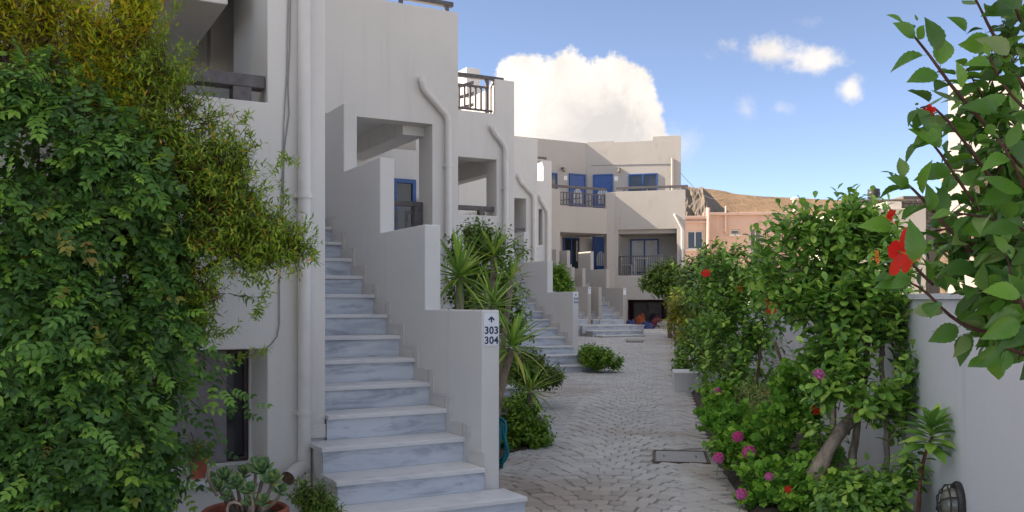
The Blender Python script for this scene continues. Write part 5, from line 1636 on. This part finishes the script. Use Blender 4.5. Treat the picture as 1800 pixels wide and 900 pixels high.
# ------------------------------------------------------------------ right: hedge shrubs
HB = lambda px, y: Vector(((px - 900) / FOC * y, y, gz(y)))
hg = 'hibiscus shrubs of the right hand hedge'
H1 = shrub('hibiscus_shrub', 'big hibiscus shrub with a thick crooked trunk in front of the garden wall', 'shrub', HB(1480, 6.4),
           [lobe(1470, 430, 6.7, 100, 68, .32), lobe(1400, 470, 6.8, 75, 85, .32), lobe(1520, 470, 6.6, 80, 90, .32), lobe(1480, 540, 6.5, 95, 80, .32), lobe(1550, 570, 6.45, 50, 90, .25), lobe(1430, 570, 6.7, 75, 70, .28), lobe(1560, 680, 6.4, 38, 90, .18), lobe(1490, 640, 6.45, 70, 60, .25), lobe(1395, 610, 6.7, 45, 60, .2), lobe(1570, 610, 6.3, 34, 60, .18), lobe(1480, 705, 6.1, 46, 44, .10), lobe(1548, 735, 6.05, 34, 60, .10), lobe(1590, 690, 6.1, 16, 70, .08)],
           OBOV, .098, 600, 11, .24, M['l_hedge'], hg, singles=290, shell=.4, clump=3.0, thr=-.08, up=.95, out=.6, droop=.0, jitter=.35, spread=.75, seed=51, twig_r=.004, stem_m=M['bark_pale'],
           stems=[([HB(1450, 6.2) + Vector((0, 0, -.02)), at(1425, 835, 6.2), at(1458, 790, 6.2), at(1500, 735, 6.25), at(1520, 680, 6.3), at(1500, 600, 6.5)], .062, .035), ([HB(1500, 6.3), at(1497, 800, 6.3), at(1515, 700, 6.35), at(1530, 560, 6.5)], .032, .018),
                  ([HB(1556, 6.25), at(1560, 740, 6.3), at(1548, 650, 6.35), at(1555, 540, 6.4)], .026, .014), ([at(1520, 690, 6.3), at(1480, 640, 6.4), at(1430, 560, 6.6)], .022, .01), ([HB(1470, 6.4), at(1470, 820, 6.35), at(1462, 700, 6.4)], .03, .02)])
H2 = shrub('hibiscus_shrub', 'hibiscus shrub in mid hedge, with a tall red bloom on its right side', 'shrub', HB(1310, 9.4),
           [lobe(1290, 490, 9.7, 70, 55, .4), lobe(1250, 540, 9.9, 45, 70, .35), lobe(1310, 560, 9.4, 65, 70, .35), lobe(1350, 500, 9.3, 45, 55, .3), lobe(1280, 630, 9.4, 50, 60, .3), lobe(1330, 640, 9.2, 40, 70, .25), lobe(1240, 620, 9.9, 30, 70, .3), lobe(1300, 690, 9.0, 40, 45, .25)],
           OBOV, .088, 500, 10, .26, M['l_hedge'], hg, singles=150, shell=.4, clump=2.4, thr=-.18, up=.8, out=.6, droop=.05, jitter=.4, seed=53, twig_r=.004,
           stems=[([HB(1300, 9.2), at(1297, 700, 9.2), at(1310, 600, 9.3), at(1300, 500, 9.6)], .03, .012), ([HB(1270, 9.4), at(1262, 700, 9.4), at(1270, 600, 9.6)], .024, .012), ([HB(1325, 9.0), at(1330, 700, 9.0), at(1340, 560, 9.2)], .022, .01)])
shrub('hibiscus_shrub', 'taller far hibiscus shrub of the hedge with one small red bloom on top', 'shrub', HB(1235, 13.5),
      [lobe(1240, 490, 13.8, 40, 45, .5), lobe(1225, 560, 14.0, 32, 60, .45), lobe(1265, 540, 13.2, 40, 70, .4), lobe(1228, 615, 14.2, 18, 34, .3)], OBOV, .09, 420, 10, .26, M['l_dark'], hg, shell=.4, thr=-.25, up=.7, seed=57, twig_r=.004,
      stems=[([HB(1240, 13.6), at(1238, 580, 13.7), at(1243, 480, 13.8)], .03, .012)])
# upright leafy shoots that stand above the hedge line
def shoots(parent, spec, m, ll, shape):
    A, E2, ps_, bs_, sc_ = [], [], [], [], []
    for (x0, y0, x1, y1, Y, n) in spec:
        a, b = np.array(at(x0, y0, Y)), np.array(at(x1, y1, Y)); A.append(a); E2.append(b); d = unit(b - a); X = unit(np.cross(d, [0, 1, 0])); Yv = np.cross(d, X)
        for i in range(n):
            t = (i + .5) / n; an = i * 2.4; rad = X * math.cos(an) + Yv * math.sin(an)
            dr = unit(d * (.6 + .8 * (t > .85)) + rad * .7 + NR.normal(size=3) * .12)
            piece('leaf', leaf_mesh(shape, m), to_m(basis(dr[None], unit(d * .8 + np.array([0, -.4, .4]))[None])[0], a * (1 - t) + b * t, ll * (1.1 - .5 * t) * NR.uniform(.8, 1.15)), parent)
    twig_mesh(parent, np.array(A), np.array(E2), .004, M['twig'], 'shoots')
shoots(H1, [(1470, 400, 1472, 330, 6.6, 10), (1415, 420, 1408, 350, 6.6, 9), (1375, 440, 1352, 385, 6.6, 9), (1440, 410, 1432, 345, 6.7, 8), (1500, 400, 1506, 345, 6.7, 8), (1540, 400, 1536, 352, 6.7, 8), (1350, 480, 1318, 405, 6.7, 10), (1390, 420, 1378, 372, 6.5, 7), (1570, 440, 1580, 375, 6.6, 7), (1455, 420, 1452, 360, 6.5, 7), (1520, 420, 1528, 370, 6.4, 8),
            (1585, 560, 1596, 520, 6.2, 6), (1590, 680, 1604, 620, 6.2, 8), (1588, 760, 1600, 700, 6.1, 7)], M['l_hedge'], .10, OBOV)
shoots(H2, [(1250, 470, 1236, 432, 9.7, 7), (1290, 470, 1276, 428, 9.6, 7), (1310, 470, 1308, 425, 9.6, 7), (1225, 500, 1207, 462, 9.8, 7), (1335, 480, 1330, 430, 9.4, 7)], M['l_hedge'], .09, OBOV)
# leafless stake leaning in the hedge gap
ps = limb(None, [at(1408, 742, 7.4), at(1378, 650, 7.45), at(1362, 600, 7.5)], .014, .012, M['bark'], 'garden_stake', 7, .004)
tag(ps, 'bare grey brown stake leaning between the two nearest hibiscus shrubs', 'stake')

shrub('yellow_plant', 'yellowing narrow leaved plant at the far path edge under the rounded tree', 'plant', HB(1205, 22), [lobe(1203, 555, 22, 26, 30, .5), lobe(1218, 590, 20, 22, 34, .45), lobe(1195, 535, 23, 16, 20, .4)], LANCE, .20, 300, 9, .35, M['l_olive'], shell=.3, thr=-.4, up=.8, droop=.3, seed=61)
shrub('pale_shrub', 'pale grey green shrub low beside the white planter', 'shrub', HB(1215, 17.5), [lobe(1212, 625, 17.5, 24, 26, .4), lobe(1203, 645, 17, 16, 14, .3), lobe(1225, 600, 18, 18, 26, .3)], OVATE, .10, 260, 9, .22, M['l_low'], shell=.3, thr=-.4, up=.7, seed=63)
shrub('rounded_tree', 'small dark rounded tree in front of the end building veranda', 'tree', HB(1172, 28.5), [lobe(1170, 492, 28.5, 34, 22, .7), lobe(1150, 498, 28.3, 20, 18, .5), lobe(1190, 505, 28.2, 24, 20, .5), lobe(1200, 490, 28.4, 16, 14, .4), lobe(1172, 480, 28.6, 22, 14, .5)], OVATE, .13, 620, 10, .36, M['l_dark'], shell=.4, clump=1.6, thr=-.3, up=.3, seed=67,
      stems=[([HB(1178, 28.5), at(1176, 540, 28.5), at(1172, 500, 28.5)], .07, .04), ([at(1176, 540, 28.5), at(1155, 505, 28.4)], .04, .02), ([at(1176, 535, 28.5), at(1192, 505, 28.4)], .04, .02)])
bn = thing('banana_plant', 'pale green broad leaf plant standing among the hedge near the end building', 'plant', HB(1214, 23.5))
BL = grid_leaf([(0, .05), (.15, .16), (.5, .22), (.8, .15), (1, 0)], .25, .35)
for (px, py, d, s) in ((1216, 535, (-.55, -.2, .8), .62), (1214, 530, (.35, -.3, .85), .5), (1218, 540, (.8, -.2, .5), .5), (1214, 545, (-.8, -.3, .25), .45)):
    piece('leaf', leaf_mesh(BL, M['l_banana']), to_m(basis(np.array([d]), np.array([[.5, -.8, .5]]))[0], np.array(at(px, py, 23.4)), s), bn)
limb(bn, [HB(1214, 23.5), at(1216, 535, 23.4)], .03, .02, M['l_low'], 'stem', 7, .004)

# flowers on the hedge
def fl(parent, px, py, Y, size, d, pm='red'): hibiscus_flower(parent, at(px, py, Y), d, size, pm=pm)
fl(H1, 1557, 382, 6.2, .135, (.5, -.5, -.5))
fl(H1, 1385, 860, 5.9, .042, (-.2, -1, .2)); fl(H1, 1433, 722, 6.1, .055, (.3, -1, .5))
fl(H1, 1505, 712, 6.0, .04, (0, -1, 0), 'orange_petal')
fl(H2, 1352, 536, 7.9, .15, (.55, -.8, .1)); fl(H2, 1241, 481, 9.1, .085, (-.2, -.8, .5)); fl(H2, 1299, 507, 9.2, .07, (0, -1, .3), 'orange_petal')
fl(H2, 1348, 690, 8.9, .05, (0, -1, .1), 'orange_petal')

# geraniums at the foot of the hedge
def gera_lobes(spec): return [lobe(*q) for q in spec]
gg = 'pink geraniums along the hedge foot'
def geranium(label, base, lobes, heads, n, seed, singles=60):
    t = shrub('geranium', label, 'geranium', base, lobes, GERA, .075, n, 6, .14, M['l_geranium'], gg, singles=singles, shell=.35, thr=-.35, up=1.0, out=.7, droop=-.2, jitter=.4, spread=.9, seed=seed, twig_r=.003)
    for (px, py, Y, r) in heads: umbel(t, at(px, py, Y), r)
    return t
geranium('front geranium clump with two pink heads near the bottom of the picture', HB(1345, 6.6), gera_lobes([(1350, 850, 6.55, 55, 38, .25), (1400, 870, 6.3, 50, 40, .25), (1320, 880, 6.6, 25, 25, .15), (1430, 830, 6.4, 40, 40, .2), (1460, 880, 6.1, 45, 40, .2)]), [(1303, 869, 6.2, .042), (1352, 838, 6.1, .03)], 190, 71, 90)
geranium('leafy geranium clump with three pink heads beside the drain cover', HB(1285, 7.6), gera_lobes([(1290, 745, 7.8, 48, 40, .25), (1320, 790, 7.4, 48, 38, .25), (1275, 785, 7.6, 30, 40, .2), (1345, 800, 7.1, 40, 40, .2), (1255, 720, 8.2, 24, 36, .2)]), [(1297, 768, 7.1, .046), (1317, 795, 6.8, .052), (1263, 805, 7.0, .046)], 230, 73, 100)
geranium('far geranium clump with a single pink head', HB(1265, 9.0), gera_lobes([(1262, 712, 8.9, 26, 30, .22), (1285, 700, 8.9, 30, 28, .2), (1245, 735, 8.7, 14, 30, .15)]), [(1258, 690, 8.2, .05)], 110, 75, 30)
geranium('geranium in the hedge shade with one deep pink head behind the crooked trunk', HB(1420, 7.2), gera_lobes([(1400, 690, 7.2, 40, 50, .2), (1380, 740, 7.1, 45, 40, .2), (1440, 660, 7.2, 20, 30, .15), (1420, 760, 7.0, 40, 36, .2)]), [(1438, 660, 6.0, .045)], 190, 77, 60)
shrub('lavender_bush', 'greyish fine leaved bush between the geraniums and the hedge', 'shrub', HB(1345, 7.9), [lobe(1350, 735, 7.9, 40, 60, .2), lobe(1320, 710, 8.2, 26, 36, .2)], LANCE, .055, 240, 12, .16, M['l_grey'], shell=.2, thr=-.3, up=1.2, seed=79, twig_r=.002)
shrub('ground_cover', 'tangled small leaved undergrowth at the foot of the big hibiscus', 'undergrowth', HB(1520, 5.9), [lobe(1500, 880, 5.8, 60, 40, .2), lobe(1560, 870, 5.8, 45, 40, .2), lobe(1440, 790, 6.4, 30, 40, .12), lobe(1585, 830, 5.8, 28, 40, .12)], OVATE, .075, 230, 8, .16, M['l_hedge'], shell=.2, thr=-.3, up=.8, seed=81, twig_r=.003)

# slim young plant by the wall with a whorl of long leaves
yp = thing('young_shrub', 'slim young plant with a whorl of long dark leaves by the garden wall', 'plant', HB(1615, 5.5))
limb(yp, [HB(1612, 5.5), at(1618, 830, 5.45), at(1628, 790, 5.4), at(1640, 765, 5.4)], .014, .008, M['bark_red'], 'stem', 7, .003)
LL = grid_leaf([(0, .03), (.3, .15), (.6, .18), (1, 0)], .3, .2, petiole=.05)
for k in range(38):
    a = k * 2.4; t = k / 38; c = np.array(at(1640 - 6 * (1 - t) + (3 if k % 2 else -3), 785 - 42 * t, 5.4)); el = -.3 + 1.4 * t
    d = np.array([math.cos(a) * math.cos(el), math.sin(a) * math.cos(el), math.sin(el)])
    piece('leaf', leaf_mesh(LL, M['l_hedge']), to_m(basis(d[None], np.array([[0, -.2, 1.0]]))[0], c, .20 * (1 - .3 * t)), yp)
for k in range(9):
    a = k * 2.1; c = np.array(at(1616 + k, 850 - k * 7, 5.44)); d = np.array([math.cos(a), -.5, .2 + .2 * math.sin(a)])
    piece('leaf', leaf_mesh(OBOV, M['l_hedge']), to_m(basis(d[None], np.array([[0, -.2, 1.0]]))[0], c, .07), yp)

# ------------------------------------------------------------------ the hibiscus close to the camera, upper right
FH = thing('foreground_hibiscus', 'large leaved hibiscus close to the camera reaching in from the right edge', 'shrub', Vector((1.75, 2.3, 0)))
sms = [leaf_mesh(q, M['l_front']) for q in SERRV]
fb = [  # branches: (px, py, Y) from the base side to the tip, number of leaves
    ([(1830, 330, 2.3), (1760, 250, 2.25), (1690, 175, 2.2), (1650, 118, 2.2), (1612, 70, 2.2), (1590, 44, 2.2)], 9),
    ([(1830, 420, 2.3), (1745, 320, 2.25), (1690, 240, 2.2), (1640, 180, 2.2), (1618, 190, 2.2)], 9),
    ([(1830, 500, 2.3), (1760, 430, 2.25), (1700, 340, 2.2), (1650, 262, 2.2), (1622, 235, 2.2)], 9),
    ([(1840, 520, 2.25), (1720, 470, 2.2), (1640, 370, 2.2), (1605, 330, 2.2), (1575, 308, 2.2)], 10),
    ([(1840, 610, 2.25), (1730, 585, 2.2), (1690, 572, 2.2), (1650, 540, 2.2), (1620, 500, 2.2), (1575, 488, 2.2)], 8),
    ([(1830, 200, 2.35), (1790, 140, 2.3), (1750, 70, 2.3), (1722, 10, 2.3), (1700, -30, 2.3)], 8),
    ([(1840, 100, 2.35), (1800, 60, 2.3), (1778, 0, 2.3), (1775, -40, 2.3)], 7),
    ([(1840, 640, 2.15), (1790, 620, 2.1), (1765, 605, 2.1), (1735, 622, 2.1)], 4),
    ([(1850, 420, 2.1), (1790, 400, 2.1), (1735, 380, 2.1), (1680, 375, 2.1)], 10),
    ([(1850, 330, 2.4), (1790, 270, 2.4), (1740, 200, 2.4), (1700, 120, 2.35)], 9),
    ([(1850, 560, 2.1), (1800, 530, 2.1), (1745, 520, 2.1), (1690, 500, 2.1)], 9),
    ([(1850, 240, 2.2), (1800, 190, 2.2), (1760, 150, 2.2), (1740, 100, 2.2)], 8),
    ([(1850, 480, 2.45), (1780, 440, 2.45), (1700, 420, 2.45), (1640, 430, 2.4)], 9),
    ([(1850, 600, 2.0), (1810, 570, 2.0), (1780, 500, 2.05), (1770, 450, 2.05)], 8),
    ([(1850, 380, 2.5), (1780, 330, 2.5), (1720, 300, 2.5), (1660, 300, 2.45)], 10),
    ([(1850, 300, 2.5), (1800, 230, 2.5), (1750, 180, 2.5), (1680, 200, 2.45)], 10),
    ([(1850, 480, 2.3), (1800, 450, 2.3), (1750, 420, 2.3), (1700, 430, 2.3)], 10),
    ([(1850, 560, 2.3), (1800, 560, 2.3), (1750, 560, 2.3), (1700, 520, 2.3)], 10),
    ([(1850, 620, 2.3), (1810, 600, 2.3), (1770, 570, 2.3), (1740, 590, 2.3)], 8),
    ([(1850, 150, 2.4), (1800, 100, 2.4), (1770, 50, 2.4), (1745, 90, 2.4)], 8),
    ([(1850, 400, 2.0), (1810, 350, 2.0), (1780, 280, 2.0), (1750, 240, 2.0)], 9),
    ([(1850, 450, 2.6), (1760, 380, 2.6), (1680, 400, 2.55), (1620, 410, 2.5)], 11),
    ([(1850, 500, 2.6), (1780, 480, 2.6), (1720, 450, 2.55), (1660, 470, 2.5)], 10),
]
rs = np.random.default_rng(77)
for bi, (pts, nl) in enumerate(fb):
    w_ = [at(*q) for q in pts]
    limb(FH, w_, .0058, .0022, M['twig_red'], 'branch', 6, .002, bi)
    W_ = [np.array(q) for q in w_]
    for i in range(nl):
        q = (.18 + .82 * i / (nl - 1)) * (len(W_) - 1); j = min(int(q), len(W_) - 2); f_ = q - j
        p = W_[j] * (1 - f_) + W_[j + 1] * f_; d = unit(W_[j + 1] - W_[j])
        a = i * 2.4 + bi; ref = unit(np.cross(d, [0, 1, 0])); r2 = np.cross(d, ref)
        rad = ref * math.cos(a) + r2 * math.sin(a)
        last = i == nl - 1
        dr = unit(d * (.45 if not last else 1.2) + rad * (.8 if not last else .15) + np.array([-.1, -.1, -.15]) + rs.normal(size=3) * .15)
        nm = unit(np.array([0, -.55, .85]) + rs.normal(size=3) * .45)
        s_ = (.080 - .032 * (i / nl) ** 2) * rs.uniform(.8, 1.15) * (.75 if last else 1)
        piece('leaf', sms[(i + bi) % 4], to_m(basis(dr[None], nm[None])[0], p, s_), FH)
    tip = W_[-1]; dd_ = unit(W_[-1] - W_[-2])
    for k in range(2): bud(FH, Vector(tip + rs.normal(size=3) * .008), Vector(dd_ + rs.normal(size=3) * .4), .016)
# leaves read singly along the silhouette: (px, py of the base, px, py of the tip, Y, turn)
for (a, b_, c, d, Y, k) in ((1648, 100, 1640, 28, 2.2, .1), (1690, 160, 1690, 110, 2.2, .4), (1612, 70, 1580, 38, 2.2, .2), (1700, 60, 1682, 28, 2.3, .3), (1745, 75, 1690, 80, 2.3, -.4), (1655, 130, 1600, 135, 2.2, .6), (1660, 215, 1595, 265, 2.2, .5), (1680, 300, 1592, 305, 2.2, .5),
                            (1660, 265, 1612, 215, 2.2, .3), (1640, 235, 1620, 190, 2.2, .2), (1600, 330, 1575, 312, 2.2, .1), (1632, 380, 1640, 330, 2.2, .3), (1610, 490, 1518, 498, 2.2, .5), (1690, 572, 1636, 600, 2.2, .2), (1702, 585, 1688, 620, 2.2, .3), (1770, 610, 1722, 640, 2.1, .1), (1772, 612, 1768, 650, 2.1, .2),
                            (1720, 470, 1640, 470, 2.15, .6), (1790, 330, 1670, 375, 2.05, .6), (1800, 400, 1650, 400, 2.0, .8), (1780, 100, 1730, 60, 2.25, .1), (1800, 20, 1760, -20, 2.25, .1), (1760, 200, 1700, 175, 2.2, .3), (1800, 560, 1700, 610, 2.0, .3), (1800, 520, 1720, 500, 1.95, .6), (1810, 300, 1780, 230, 2.1, .1), (1575, 400, 1518, 390, 2.4, .3), (1602, 470, 1612, 395, 1.9, .1)):
    p, q = np.array(at(a, b_, Y)), np.array(at(c, d, Y - .03)); L_ = min(.088, np.linalg.norm(q - p))
    piece('leaf', sms[int(k * 10) % 2], to_m(basis(unit(q - p)[None], np.array([[k * .5, -1.0, k]]))[0], p, L_ / 1.12), FH)
P_, O_, Q = sample_lobes([lobe(1765, 330, 2.4, 80, 150, .10), lobe(1775, 540, 2.25, 75, 90, .10), lobe(1750, 170, 2.4, 60, 70, .10), lobe(1690, 420, 2.45, 55, 70, .08), lobe(1790, 440, 2.2, 70, 130, .1), lobe(1775, 70, 2.4, 50, 70, .08)], 118, .2, 3.0, -1, 4.0)
pos, B, sc, ow, A, E_ = twigs(P_, O_, .16, 6, .068, up=.3, out=.5, jitter=.7, droop=.25)
for p_, b_, s_, k in zip(pos, B, sc, range(len(pos))): piece('leaf', sms[k % 4], to_m(b_, p_, s_), FH)
twig_mesh(FH, A, E_, .0025, M['twig_red'])
# the large open bloom and its stalk
hibiscus_flower(FH, at(1580, 442, 2.0), (.5, -.75, -.25), .092)
limb(FH, [at(1640, 500, 2.15), at(1610, 470, 2.08), at(1583, 444, 2.01)], .004, .003, M['twig_red'], 'branch', 6, .002, 3)
hibiscus_flower(FH, at(1545, 452, 3.6), (-1, .1, -.1), .055, pm='orange_petal')
hibiscus_flower(FH, at(1634, 196, 2.2), (-.6, -.6, -.1), .03)
bud(FH, at(1682, 432, 2.2), (-.2, 0, 1), .028); bud(FH, at(1630, 350, 2.3), (0, 0, 1), .03); bud(FH, at(1664, 330, 2.3), (.1, 0, 1), .03)
